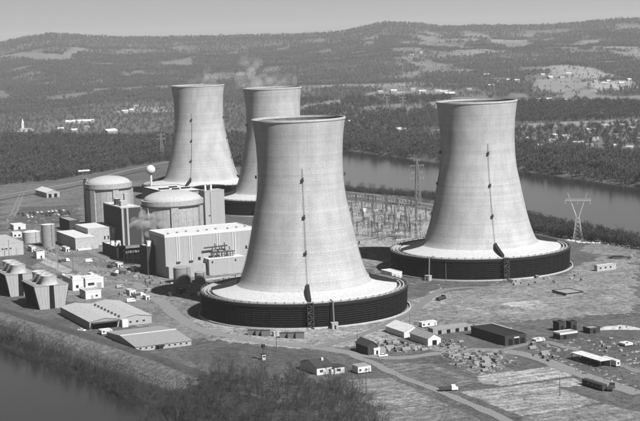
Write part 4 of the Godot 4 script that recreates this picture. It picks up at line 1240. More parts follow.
func build_trees() -> void:
	var kinds := []
	for k in 6: kinds.append(bare_tree(100 + k, 11.0, 0.8 + 0.08 * k))
	var brush := []
	for k in 3: brush.append(bare_tree(201 + k * 3, 7.0, 1.15))
	var low := [Vector2(-80.1, -697.2), Vector2(-65.7, -715.2), Vector2(-52.3, -725.8), Vector2(-30.3, -731.1), Vector2(-12.1, -724), Vector2(4.2, -708.9), Vector2(13.2, -683.7), Vector2(19.4, -656.9), Vector2(23.3, -629), Vector2(23.3, -594.8), Vector2(-107.2, -611.4), Vector2(-96.5, -650.1)]
	plant_trees(kinds, "bare_tree", spread_in(low, 170, 3.6), "leafless tree in the thicket along the bottom of the picture", "thicket by the near shore", 0.75, 1.25)
	plant_trees(kinds, "shore_tree", along([Vector2(-189.5, -880.6), Vector2(-160.1, -837.9), Vector2(-138.5, -804.9), Vector2(-111.6, -761.6), Vector2(-86.8, -716.3)], 64, 4.0), "slender leafless tree on the dike above the dark river", "trees along the river dike", 0.75, 1.2)
	plant_trees(brush, "shore_shrub", along([Vector2(-184.5, -856.1), Vector2(-156.6, -818.4), Vector2(-135.5, -786.9), Vector2(-109.7, -747.7), Vector2(-79.7, -693.3)], 44, 2.0), "low leafless shrub at the foot of the river dike", "shrubs at the dike's foot", 0.5, 0.9)
	plant_trees(kinds, "bank_tree", along([Vector2(150.2, -1299), Vector2(163, -1268.2), Vector2(177.2, -1225.6), Vector2(189.3, -1197.9), Vector2(203.1, -1170.9), Vector2(218.1, -1150.1), Vector2(234.9, -1124.1)], 34, 5.0), "leafless tree on the bank behind the right tower", "trees on the bank by the right tower", 0.7, 1.15)
	plant_trees(brush, "bank_shrub", along([Vector2(25.5, -1609.6), Vector2(51, -1570.6), Vector2(78.2, -1513.7), Vector2(105.4, -1460.2)], 30, 6.0), "bushy shrub on the bank behind the switchyard", "shrubs behind the switchyard", 1.0, 1.6)
	for n in kinds + brush: n.free()
	var c1 := clump(301, 34, 0.02)
	forest("woods", "dark leafless woods across the far left of the island", [Vector2(-397.8, -1775.3), Vector2(-305.5, -1839.6), Vector2(-203.6, -2073.2), Vector2(-102.6, -1939.6), Vector2(-22.3, -1865.7), Vector2(-27, -2392), Vector2(-593.7, -2672)], 6.5, 13.0, 1.0, c1)
	forest("woods", "leafless woods on the far bank of the river bend", [Vector2(37.6, -2169.9), Vector2(149.1, -1912.1), Vector2(224.7, -1783.3), Vector2(317.6, -1540.8), Vector2(348.5, -1462.8), Vector2(434.7, -1823.3), Vector2(262.2, -2076.8), Vector2(174.8, -2233.1), Vector2(46.1, -2600), Vector2(-29.3, -2664)], 7.0, 12.0, 1.0, c1)
	forest("woods", "trees among the town houses beyond the river", [Vector2(243.5, -2032.3), Vector2(419.5, -1759.7), Vector2(580.1, -2432), Vector2(508.9, -2464), Vector2(294.9, -2456)], 10.0, 12.0, 1.0, c1, 0.45)
	forest("woods", "wooded rise above the town beyond the river", [Vector2(383.4, -3184), Vector2(690.1, -3144), Vector2(563.3, -2568), Vector2(311.4, -2592)], 9.0, 12.0, 0.11, c1, 0.1)
	forest("woods", "woods and hedges between the towers' tops and the village", [Vector2(-46.5, -2672), Vector2(188.5, -2226.5), Vector2(299.2, -3504), Vector2(-60.9, -3632)], 11.0, 13.0, 0.11, c1, 0.25)
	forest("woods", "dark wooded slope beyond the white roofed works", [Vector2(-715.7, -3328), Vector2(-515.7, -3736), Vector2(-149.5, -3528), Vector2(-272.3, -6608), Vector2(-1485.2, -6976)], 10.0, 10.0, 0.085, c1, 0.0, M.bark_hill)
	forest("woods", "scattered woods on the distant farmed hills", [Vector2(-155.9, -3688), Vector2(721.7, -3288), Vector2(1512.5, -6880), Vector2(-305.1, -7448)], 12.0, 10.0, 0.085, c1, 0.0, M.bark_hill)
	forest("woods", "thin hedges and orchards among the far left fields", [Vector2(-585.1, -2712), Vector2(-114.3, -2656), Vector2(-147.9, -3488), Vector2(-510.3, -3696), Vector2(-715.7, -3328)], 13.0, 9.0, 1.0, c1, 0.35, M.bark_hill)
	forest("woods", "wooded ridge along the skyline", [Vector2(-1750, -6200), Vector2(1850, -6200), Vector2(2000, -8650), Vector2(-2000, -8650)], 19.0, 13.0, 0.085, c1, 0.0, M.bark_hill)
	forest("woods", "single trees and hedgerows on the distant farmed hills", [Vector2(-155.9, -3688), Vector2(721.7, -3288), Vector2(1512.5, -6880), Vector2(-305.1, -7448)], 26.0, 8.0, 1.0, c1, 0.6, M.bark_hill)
	# undergrowth, weeds, stones
	var tuft := clump(302, 16, 0.014)
	scatter("undergrowth", "dead brush and briars under the leafless thicket", "undergrowth", tuft, M.bark, scatter_in(low, 2000), 1.5, 4.0)
	var spots := []
	for k in 2600:
		var t := rng.randf()
		var q := Vector2(-190, -866).lerp(Vector2(0, -575), t)
		var inland := rng.randf_range(0.5, 16.0)
		spots.append(q + Vector2(0.842, -0.539) * inland)
	scatter("undergrowth", "dark brush on the shelf below the river dike", "undergrowth", tuft, M.bark, spots, 1.2, 3.0)
	spots = []
	for k in 5200:
		var t := rng.randf()
		var q := Vector2(-200, -880).lerp(Vector2(-84, -707), t)
		spots.append(q + Vector2(0.842, -0.539) * rng.randf_range(15.5, 25.5))
	scatter("riprap", "pale broken stone facing the river dike", "rubble", rock_mesh(1), M.rock, spots, 0.25, 0.95)
	scatter("bank_scrub", "dark leafless scrub on the bank behind the right tower", "scrub", clump(303, 40, 0.022), M.bark, scatter_in([Vector2(148.4, -1357.7), Vector2(177.2, -1312.5), Vector2(194.3, -1259.6), Vector2(216.5, -1202.9), Vector2(246.3, -1126.7), Vector2(237.7, -1087.3), Vector2(207.4, -1152.8), Vector2(183.1, -1187.7), Vector2(159.7, -1243), Vector2(140.6, -1287.9)], 900), 3.0, 9.0)
	scatter("bank_scrub", "dark leafless scrub on the bank behind the switchyard", "scrub", clump(304, 40, 0.022), M.bark, scatter_in([Vector2(11.5, -1657), Vector2(42.4, -1619.5), Vector2(80.3, -1551.1), Vector2(114.1, -1475), Vector2(117.7, -1519.7), Vector2(83, -1600.5), Vector2(43.8, -1667.8), Vector2(12.1, -1713.4)], 700), 3.0, 8.0)
	spots = []
	for k in 5000:
		var q := Vector2(rng.randf_range(-250, 260), rng.randf_range(-1250, -640))
		if noise_a.get_noise_2d(q.x * 2.0, q.y * 2.0) < 0.02 or height(q.x, q.y) < -0.2: continue
		if (q - Vector2(-10.8, -912.6)).length() < 66 or (q - Vector2(108, -1056.4)).length() < 66: continue
		spots.append(q)
	scatter("weeds", "dry weeds and brush tufts on the open ground", "weeds", tuft, M.scrub, spots, 0.5, 1.3)
	var bit := MB.new()
	bit.box(Vector3(0, 0.25, 0), Vector3(1.6, 0.5, 0.7))
	bit.box(Vector3(0.9, 0.12, 0.8), Vector3(0.5, 0.3, 1.7), Basis(Vector3.UP, 0.6))
	bit.bar(Vector3(-1.4, 0.1, 0.2), Vector3(0.2, 0.3, 1.6), 0.16)
	var yard := scatter_in([Vector2(-178.7, -1176.3), Vector2(-142.1, -1136.5), Vector2(-99.7, -1010), Vector2(-82.7, -960.4), Vector2(-93.3, -940.9), Vector2(-126.8, -1007.6), Vector2(-146.3, -1036.2), Vector2(-165.2, -1093.4)], 85) + scatter_in([Vector2(56.6, -782.7), Vector2(90.8, -774.5), Vector2(97.1, -747), Vector2(72.4, -719.6), Vector2(59.4, -743.8)], 85) + scatter_in([Vector2(25.2, -814.2), Vector2(61.1, -813.5), Vector2(74.6, -789.9), Vector2(37.9, -775.8)], 49) + scatter_in([Vector2(99.2, -801.5), Vector2(163.2, -795.7), Vector2(138.6, -676.9), Vector2(112.4, -735.4)], 85) + scatter_in([Vector2(-296.6, -1439.7), Vector2(-237.3, -1539.5), Vector2(-196.4, -1298.6), Vector2(-203.7, -1238.6), Vector2(-266.9, -1291.2)], 85) + scatter_in([Vector2(49.9, -994.8), Vector2(171.3, -1027.5), Vector2(190.5, -1059.6), Vector2(216.6, -1053.5), Vector2(193.4, -941.5), Vector2(94.1, -925.3)], 36)
	scatter("debris", "pale scrap and planks lying about the yards", "debris", bit.mesh(), M.wood_pale, yard, 0.4, 1.1)
	yard = scatter_in([Vector2(-178.7, -1176.3), Vector2(-142.1, -1136.5), Vector2(-99.7, -1010), Vector2(-82.7, -960.4), Vector2(-93.3, -940.9), Vector2(-126.8, -1007.6), Vector2(-146.3, -1036.2), Vector2(-165.2, -1093.4)], 66) + scatter_in([Vector2(56.6, -782.7), Vector2(90.8, -774.5), Vector2(97.1, -747), Vector2(72.4, -719.6), Vector2(59.4, -743.8)], 99) + scatter_in([Vector2(25.2, -814.2), Vector2(61.1, -813.5), Vector2(74.6, -789.9), Vector2(37.9, -775.8)], 66) + scatter_in([Vector2(99.2, -801.5), Vector2(163.2, -795.7), Vector2(138.6, -676.9), Vector2(112.4, -735.4)], 99) + scatter_in([Vector2(-296.6, -1439.7), Vector2(-237.3, -1539.5), Vector2(-196.4, -1298.6), Vector2(-203.7, -1238.6), Vector2(-266.9, -1291.2)], 66)
	scatter("debris", "dark scrap and brush lying about the yards", "debris", bit.mesh(), M.wood, yard, 0.5, 1.2)
	scatter("rubble", "pale rubble and driftwood on the bank by the right tower", "rubble", rock_mesh(2), M.white, along([Vector2(187.2, -1175), Vector2(196.7, -1155.5), Vector2(211, -1151.9), Vector2(220.7, -1122.3)], 170, 3.0), 0.6, 1.8)

# ------------------------------------------------------------------ lattice towers, poles, switchyard
func lattice_tower(called: String, label: String, at: Vector3, h: float, base: float, arms: Array, turn: float, w := 0.35, group := "", m: Material = null) -> void:
	var o := thing(called, label, "pylon", at, turn, group)
	if m == null: m = M.steel
	var top := base * 0.22
	for k in 4:
		var sx := 1.0 if k % 2 else -1.0
		var sz := 1.0 if k > 1 else -1.0
		var l := MB.new()
		l.bar(Vector3(sx * base / 2, 0, sz * base / 2), Vector3(sx * top / 2, h, sz * top / 2), w, w * 0.7)
		part(o, "leg", l.mesh(), m)
	var br := MB.new()
	var n := 9
	for i in n:
		var y0 := h * pow(float(i) / n, 0.85)
		var y1 := h * pow(float(i + 1) / n, 0.85)
		var a := lerpf(base, top, y0 / h) / 2
		var b := lerpf(base, top, y1 / h) / 2
		for k in 4:
			var rot := Basis(Vector3.UP, k * PI / 2)
			br.bar(rot * Vector3(-a, y0, a), rot * Vector3(b, y1, b), w * 0.5)
			br.bar(rot * Vector3(a, y0, a), rot * Vector3(-b, y1, b), w * 0.5)
			br.bar(rot * Vector3(-b, y1, b), rot * Vector3(b, y1, b), w * 0.5)
	part(o, "bracing", br.mesh(), m)
	for q in arms:
		var y: float = h * q[0]
		var c := MB.new()
		for s in [-1.0, 1.0]:
			c.bar(Vector3(0, y, 0), Vector3(s * q[1], y + 0.4, 0), w * 0.9, w * 0.6)
			c.bar(Vector3(0, y - 2.0, 0), Vector3(s * q[1], y + 0.3, 0), w * 0.7, w * 0.5)
			for e in 3: c.bar(Vector3(s * q[1] * (e + 1) / 4.0, y, 0), Vector3(s * q[1] * (e + 1.5) / 4.0, y - 2.0 * (1 - (e + 1.5) / 4.0), 0), w * 0.4)
		var arm := part(o, "crossarm", c.mesh(), m)
		for s in [-1.0, 1.0]:
			var ins := MB.new()
			ins.tube(Vector3(s * q[1] * 0.95, y + 0.2, 0), Vector3(s * q[1] * 0.95, y - 1.6, 0), 0.16, 0.16, 6)
			part(arm, "insulator", ins.mesh(), M.steel_pale)

func waisted_pylon(label: String, at: Vector3, turn: float) -> void:
	var o := thing("pylon", label, "pylon", at, turn)
	for k in 4:
		var sx := 1.0 if k % 2 else -1.0
		var sz := 1.0 if k > 1 else -1.0
		var l := MB.new()
		l.bar(Vector3(sx * 3.4, 0, sz * 2.6), Vector3(sx * 1.0, 18, sz * 0.9), 0.3, 0.26)
		l.bar(Vector3(sx * 1.0, 18, sz * 0.9), Vector3(sx * 5.2, 30, sz * 0.8), 0.26, 0.17)
		part(o, "leg", l.mesh(), M.steel_pale)
	var b := MB.new()
	for i in 6:
		var y0 := i * 3.0
		var a := lerpf(3.4, 1.0, y0 / 18.0)
		var c := lerpf(3.4, 1.0, (y0 + 3.0) / 18.0)
		for s in [-1.0, 1.0]:
			b.bar(Vector3(-a, y0, s * a * 0.8), Vector3(c, y0 + 3, s * c * 0.8), 0.17)
			b.bar(Vector3(a, y0, s * a * 0.8), Vector3(-c, y0 + 3, s * c * 0.8), 0.17)
			b.bar(Vector3(s * a, y0, -a * 0.8), Vector3(s * c, y0 + 3, c * 0.8), 0.17)
	for i in 5:
		var x0 := 1.0 + i * 0.85
		for s in [-1.0, 1.0]: b.bar(Vector3(s * x0, 18 + i * 2.4, 0.9), Vector3(s * (x0 + 0.85), 20.4 + i * 2.4, -0.9), 0.17)
	part(o, "bracing", b.mesh(), M.steel_pale)
	var t := MB.new()
	for z in [-0.8, 0.8]:
		t.bar(Vector3(-10, 30, z * 0.4), Vector3(10, 30, z * 0.4), 0.35)
		t.bar(Vector3(-9, 32, 0), Vector3(9, 32, 0), 0.3)
	for i in 16:
		var x := -9.0 + i * 1.2
		t.bar(Vector3(x, 30, 0), Vector3(x + 0.6, 32, 0), 0.17)
		t.bar(Vector3(x + 0.6, 32, 0), Vector3(x + 1.2, 30, 0), 0.17)
	t.bar(Vector3(-6, 32, 0), Vector3(-7.5, 36, 0), 0.4, 0.2)
	t.bar(Vector3(6, 32, 0), Vector3(7.5, 36, 0), 0.4, 0.2)
	var arm := part(o, "crossarm", t.mesh(), M.steel_pale)
	for x in [-9.5, 0.0, 9.5]:
		var ins := MB.new()
		ins.tube(Vector3(x, 30, 0), Vector3(x, 27.4, 0), 0.2, 0.2, 6)
		part(arm, "insulator", ins.mesh(), M.steel_pale)

func pole(label: String, at: Vector3, h: float, arm := 2.2) -> void:
	var o := thing("utility_pole", label, "pole", at, PLANT + 0.3, "wooden utility poles")
	var p := MB.new()
	p.tube(Vector3.ZERO, Vector3(0, h, 0), 0.24, 0.15, 7)
	part(o, "post", p.mesh(), M.wood)
	if arm > 0:
		var c := MB.new()
		c.box(Vector3(0, h - 0.7, 0.15), Vector3(arm, 0.22, 0.18))
		part(o, "crossarm", c.mesh(), M.wood)
		for s in [-1.0, -0.4, 0.4, 1.0]:
			var i := MB.new()
			i.tube(Vector3(s * arm * 0.45, h - 0.6, 0.15), Vector3(s * arm * 0.45, h - 0.25, 0.15), 0.1, 0.07, 6)
			part(o, "insulator", i.mesh(), M.steel_pale)

func build_switchyard() -> void:
	M.steel_yard = material(0.10, 0.7)
	var g := thing("switchyard_gantry", "steel gantry in the pale switchyard between the towers", "gantry")
	for s in [-5.0, 5.0]:
		var c := MB.new()
		for dx in [-0.5, 0.5]:
			for dz in [-0.5, 0.5]: c.bar(Vector3(s + dx * 1.4, 0, dz * 1.4), Vector3(s + dx * 0.5, 12, dz * 0.5), 0.18)
		for k in 6:
			c.bar(Vector3(s - 0.6, k * 2.0, 0.5), Vector3(s + 0.6, k * 2.0 + 2, 0.5), 0.11)
			c.bar(Vector3(s + 0.6, k * 2.0, -0.5), Vector3(s - 0.6, k * 2.0 + 2, -0.5), 0.11)
		c.bar(Vector3(s, 12, 0), Vector3(s, 14.5, 0), 0.3, 0.1)
		part(g, "column", c.mesh(), M.steel_yard)
	var b := MB.new()
	for dy in [0.0, 1.0]:
		b.bar(Vector3(-5.3, 11 + dy, 0.3), Vector3(5.3, 11 + dy, 0.3), 0.12)
		b.bar(Vector3(-5.3, 11 + dy, -0.3), Vector3(5.3, 11 + dy, -0.3), 0.12)
	for k in 8: b.bar(Vector3(-5 + k * 1.25, 11, 0.3), Vector3(-3.75 + k * 1.25, 12, 0.3), 0.11)
	part(g, "beam", b.mesh(), M.steel_yard)
	for k in 3:
		var i := MB.new()
		i.tube(Vector3(-3 + k * 3, 11, 0), Vector3(-3 + k * 3, 8.9, 0), 0.2, 0.2, 6)
		part(g, "insulator", i.mesh(), M.steel_pale)
	var s := thing("disconnect_switch", "post mounted switch in the pale switchyard", "switch")
	for x in [-2.0, 0.0, 2.0]:
		var c := MB.new()
		c.bar(Vector3(x, 0, 0), Vector3(x, 3.5, 0), 0.25)
		part(s, "post", c.mesh(), M.steel_yard)
		c = MB.new()
		for k in 4: c.tube(Vector3(x, 3.5 + k * 0.5, 0), Vector3(x, 3.8 + k * 0.5, 0), 0.28, 0.18, 7)
		part(s, "insulator", c.mesh(), M.steel_pale)
	part(s, "beam", boxmesh(Vector3(-2.6, 3.3, -0.2), Vector3(2.6, 3.6, 0.12)), M.steel_yard)
	var t := thing("transformer", "dark transformer tank in the pale switchyard", "transformer")
	part(t, "tank", boxmesh(Vector3(-2.4, 0.5, -1.6), Vector3(2.4, 4.2, 1.6)), M.paint_grey)
	part(t, "plinth", boxmesh(Vector3(-3.2, 0, -2.4), Vector3(3.2, 0.5, 2.4)), M.concrete)
	for k in 7: part(t, "radiator", boxmesh(Vector3(-2.1 + k * 0.65, 1.0, 1.6), Vector3(-1.9 + k * 0.65, 3.9, 2.5)), M.paint_grey)
	for x in [-1.4, 0.0, 1.4]:
		var bu := MB.new()
		bu.tube(Vector3(x, 4.2, 0), Vector3(x * 1.25, 6.2, 0), 0.3, 0.14, 8)
		part(t, "bushing", bu.mesh(), M.steel_pale)
	var first := [true, true, true]
	var tint := RandomNumberGenerator.new()
	tint.seed = 9
	var gp := [Vector2(29.9, -1449.2), Vector2(38.5, -1455), Vector2(47.2, -1435.6), Vector2(55.9, -1424.7), Vector2(65.1, -1405.7), Vector2(74.4, -1395), Vector2(83.7, -1384.5), Vector2(32.8, -1383.8), Vector2(41.4, -1373.7), Vector2(50.7, -1363.4), Vector2(59.9, -1353.4), Vector2(68.5, -1336.2), Vector2(77.4, -1326.5), Vector2(85.3, -1317.2), Vector2(31.7, -1311.1), Vector2(40.6, -1301.8), Vector2(49.2, -1285.9), Vector2(58.7, -1276.7), Vector2(68.1, -1267.6), Vector2(76.5, -1258.9), Vector2(33.6, -1238.6), Vector2(42.9, -1230), Vector2(52.5, -1215.4), Vector2(63.7, -1218.6), Vector2(72.2, -1216.4)]
	for q in gp:
		if first[0]:
			g.position = Vector3(q.x, 0, q.y)
			g.rotation.y = PLANT
			g.set_meta("group", "switchyard gantries")
			first[0] = false
		else: copy(g, "switchyard_gantry", Vector3(q.x, 0, q.y), PLANT + (PI / 2 if tint.randf() < 0.35 else 0.0), "", "switchyard gantries")
	for k in 64:
		var q := in_poly(PackedVector2Array([Vector2(28.7, -1475.3), Vector2(73.5, -1427.6), Vector2(94.1, -1381.4), Vector2(79.9, -1202.5), Vector2(54.5, -1191.4), Vector2(34.6, -1196.4)]), tint)
		if first[1]:
			s.position = Vector3(q.x, 0, q.y)
			s.rotation.y = PLANT
			s.set_meta("group", "switchyard switches")
			first[1] = false
		else: copy(s, "disconnect_switch", Vector3(q.x, 0, q.y), PLANT + (PI / 2 if tint.randf() < 0.3 else 0.0), "", "switchyard switches", tint.randf_range(0.8, 1.3))
	for q in [Vector2(55.6, -1297.7), Vector2(46.3, -1254.1), Vector2(61.8, -1250), Vector2(60.1, -1210.5), Vector2(39.3, -1337.3)]:
		if first[2]:
			t.position = Vector3(q.x, 0, q.y)
			t.rotation.y = PLANT
			t.set_meta("group", "switchyard transformers")
			first[2] = false
		else: copy(t, "transformer", Vector3(q.x, 0, q.y), PLANT, "", "switchyard transformers")
	var o := block("control_house", "small white control house at the corner of the switchyard", "hut", [37.5, -1390.2, 4, 4, 4.5], M.white, M.roof_pale)
	pane(o, "door", "front", 1.0, 0, 1.2, 2.2, M.paint_grey)
	lattice_tower("pylon", "tall pale pylon against the river, behind the switchyard", Vector3(90.8, 0, -1439), 44.0, 5.0, [[0.98, 3.0], [0.86, 6.5], [0.72, 5.0], [0.6, 6.5]], 0.3, 0.5)
	waisted_pylon("waisted pale pylon on the bank to the right of the towers", Vector3(194.4, 0, -1173.1), -0.35)
	lattice_tower("pylon", "thin far pylon before the left woods, near the farthest tower", Vector3(-209.5, 0, -2092.1), 36.0, 6.0, [[0.95, 5.0], [0.8, 6.0]], 0.4, 0.55)
	lattice_tower("pylon", "thin pylon left of two on the far bank slope", Vector3(136.9, 0, -3048), 36.0, 7.0, [[0.95, 6.0], [0.78, 7.0]], 0.2, 0.7)
	lattice_tower("pylon", "thin pylon right of two on the far bank slope", Vector3(165.3, 0, -3000), 36.0, 7.0, [[0.95, 6.0], [0.78, 7.0]], 0.2, 0.7)
	pole("dark pole beside the service lane below the stepped block", Vector3(-176.6, 0, -1100.6), 14.0)
	pole("dark pole in front of the pale building at the edge", Vector3(-238.5, 0, -1185.1), 13.0)
	pole("pole beside the pale slab above the fan towers", Vector3(-189.3, 0, -1112.9), 11.0)
	pole("lone pole in the field below the little white house", Vector3(18.1, 0, -688.8), 12.0)
	pole("pole beside the dark gabled shed", Vector3(17.2, 0, -802.3), 8.0, 0.0)
	pole("pole beside the road opposite the front tower", Vector3(-24.6, 0, -791.2), 11.0)
	pole("pole behind the white roofed shed", Vector3(46.8, 0, -838.4), 9.0, 0.0)
	pole("pole at the corner of the field near the trailers", Vector3(102.8, 0, -674.5), 9.0, 0.0)
	pole("pale thin pole at the foot of the right tower", Vector3(78.7, 0, -984.7), 14.0, 0.0)

# ------------------------------------------------------------------ vehicles and yard goods
func car(called: String, label: String, category: String, at: Vector3, turn: float, paint: Material, kind := "car", group := "") -> Node3D:
	var o := thing(called, label, category, at, turn, group)
	var wh := [[-1.4, 0.75], [1.4, 0.75], [-1.4, -0.75], [1.4, -0.75]]
	var b := MB.new()
	if kind == "car":
		b.prism([Vector2(-0.9, 0.35), Vector2(0.9, 0.35), Vector2(0.92, 0.85), Vector2(0.8, 0.95), Vector2(-0.8, 0.95), Vector2(-0.92, 0.85)], Vector3(-2.35, 0, 0), Vector3(2.35, 0, 0))
		part(o, "body", b.mesh(), paint)
		var c := MB.new()
		for s in [[-1.5, -1.0, 0.6, 1.1]]:
			var p := [Vector3(s[0], 0.95, 0.78), Vector3(s[3], 0.95, 0.78), Vector3(s[3], 0.95, -0.78), Vector3(s[0], 0.95, -0.78)]
			var q := [Vector3(s[1], 1.42, 0.62), Vector3(s[2], 1.42, 0.62), Vector3(s[2], 1.42, -0.62), Vector3(s[1], 1.42, -0.62)]
			for k in 4: c.quad(p[k], p[(k + 1) % 4], q[(k + 1) % 4], q[k])
		part(o, "glass", c.mesh(), M.window)
		part(o, "roof", boxmesh(Vector3(-1.02, 1.42, -0.64), Vector3(0.62, 1.47, 0.64)), paint)
	elif kind == "van":
		b.prism([Vector2(-1.0, 0.4), Vector2(1.0, 0.4), Vector2(1.0, 2.1), Vector2(0.85, 2.3), Vector2(-0.85, 2.3), Vector2(-1.0, 2.1)], Vector3(-2.6, 0, 0), Vector3(2.0, 0, 0))
		b.span(Vector3(2.0, 0.4, -0.95), Vector3(2.7, 1.2, 0.95))
		part(o, "body", b.mesh(), paint)
		part(o, "windscreen", boxmesh(Vector3(2.0, 1.25, -0.85), Vector3(2.06, 2.0, 0.85)), M.window)
		for s in [-1.0, 1.0]: part(o, "side_window", boxmesh(Vector3(0.9, 1.3, s * 1.0 - 0.02), Vector3(1.8, 1.95, s * 1.0 + 0.02)), M.window)
	else:
		part(o, "cab", boxmesh(Vector3(1.6, 0.6, -1.1), Vector3(3.4, 2.7, 1.1)), paint)
		part(o, "windscreen", boxmesh(Vector3(3.4, 1.6, -0.95), Vector3(3.46, 2.4, 0.95)), M.window)
		part(o, "load_bed", boxmesh(Vector3(-3.8, 0.9, -1.2), Vector3(1.5, 2.0, 1.2)), M.steel_dark)
		part(o, "bonnet", boxmesh(Vector3(3.47, 0.6, -0.9), Vector3(4.5, 1.6, 0.9)), paint)
		wh = [[-2.8, 0.95], [3.3, 0.95], [-2.8, -0.95], [3.3, -0.95]]
	for q in wh:
		var w := MB.new()
		var r := 0.34 if kind == "car" else 0.45
		w.tube(Vector3(q[0], r, q[1] - 0.13), Vector3(q[0], r, q[1] + 0.13), r, r, 12)
		part(o, "wheel", w.mesh(), M.rubber)
	return o

func trailer(label: String, b: Array, wall: Material, roof: Material, turn := PLANT, along_front := true) -> Node3D:
	var o := thing("site_trailer", label, "trailer", Vector3(b[0], 0, b[1]), turn, "site trailers")
	var x: float = b[2]
	var z: float = b[3]
	var h: float = b[4]
	part(o, "body", boxmesh(Vector3(0, 0.6, -z), Vector3(x, h, 0)), wall)
	var rf := MB.new()
	rf.prism([Vector2(-x / 2 - 0.1, h), Vector2(x / 2 + 0.1, h), Vector2(x / 2 - 0.3, h + 0.3), Vector2(-x / 2 + 0.3, h + 0.3)], Vector3(x / 2, 0, -z - 0.1), Vector3(x / 2, 0, 0.1))
	part(o, "roof", rf.mesh(), roof)
	part(o, "skirting", boxmesh(Vector3(0.15, 0, -z + 0.15), Vector3(x - 0.15, 0.6, -0.15)), M.tar)
	var k := maxi(1, int((x if along_front else z) / 3.2))
	for i in k:
		pane(o, "window", "front" if along_front else "side", 0.7 + i * 3.1, 1.5, 1.1, 0.9, M.window)
	if x > 5: pane(o, "door", "front", x - 1.6, 0.6, 0.9, 2.0, M.paint_grey)
	return o

func stack(kind: int, r: RandomNumberGenerator) -> Node3D:
	var o := Node3D.new()
	if kind == 0:
		var k := 0
		for row in [4, 3, 2]:
			for i in row:
				var t := MB.new()
				var x: float = (i - row * 0.5 + 0.5) * 0.8
				t.tube(Vector3(x, 0.4 + k * 0.69, -3), Vector3(x, 0.4 + k * 0.69, 3), 0.39, 0.39, 10)
				part(o, "pipe", t.mesh(), M.steel_pipe)
			k += 1
	elif kind == 1:
		for i in 3:
			part(o, "bundle", boxmesh(Vector3(-1.2 + 0.1 * i, i * 0.62, -2.4), Vector3(1.2 - 0.15 * i, i * 0.62 + 0.5, 2.4)), M.wood_pale if i % 2 else M.wood)
			part(o, "batten", boxmesh(Vector3(-1.2, i * 0.62 + 0.5, -1.5), Vector3(1.2, i * 0.62 + 0.62, -1.3)), M.wood)
			part(o, "batten", boxmesh(Vector3(-1.2, i * 0.62 + 0.5, 1.3), Vector3(1.2, i * 0.62 + 0.62, 1.5)), M.wood)
	elif kind == 2:
		part(o, "box", boxmesh(Vector3(-1.3, 0.15, -1.3), Vector3(1.3, 2.3, 1.3)), M.wood)
		for s in [-1.0, 1.0]:
			part(o, "skid", boxmesh(Vector3(s * 0.9 - 0.15, 0, -1.4), Vector3(s * 0.9 + 0.15, 0.15, 1.4)), M.wood_pale)
			part(o, "brace", boxmesh(Vector3(s * 1.15 - 0.1, 0.15, 1.3), Vector3(s * 1.15 + 0.1, 2.3, 1.38)), M.wood_pale)
		part(o, "lid", boxmesh(Vector3(-1.4, 2.3, -1.4), Vector3(1.4, 2.42, 1.4)), M.wood_pale)
	else:
		for s in [-0.7, 0.6]:
			var f := MB.new()
			f.tube(Vector3(s, 1.1, 0), Vector3(s + 0.12, 1.1, 0), 1.1, 1.1, 18)
			part(o, "flange", f.mesh(), M.wood_pale)
		var c := MB.new()
		c.tube(Vector3(-0.6, 1.1, 0), Vector3(0.6, 1.1, 0), 0.65, 0.65, 14)
		part(o, "drum", c.mesh(), M.wood)
	return o

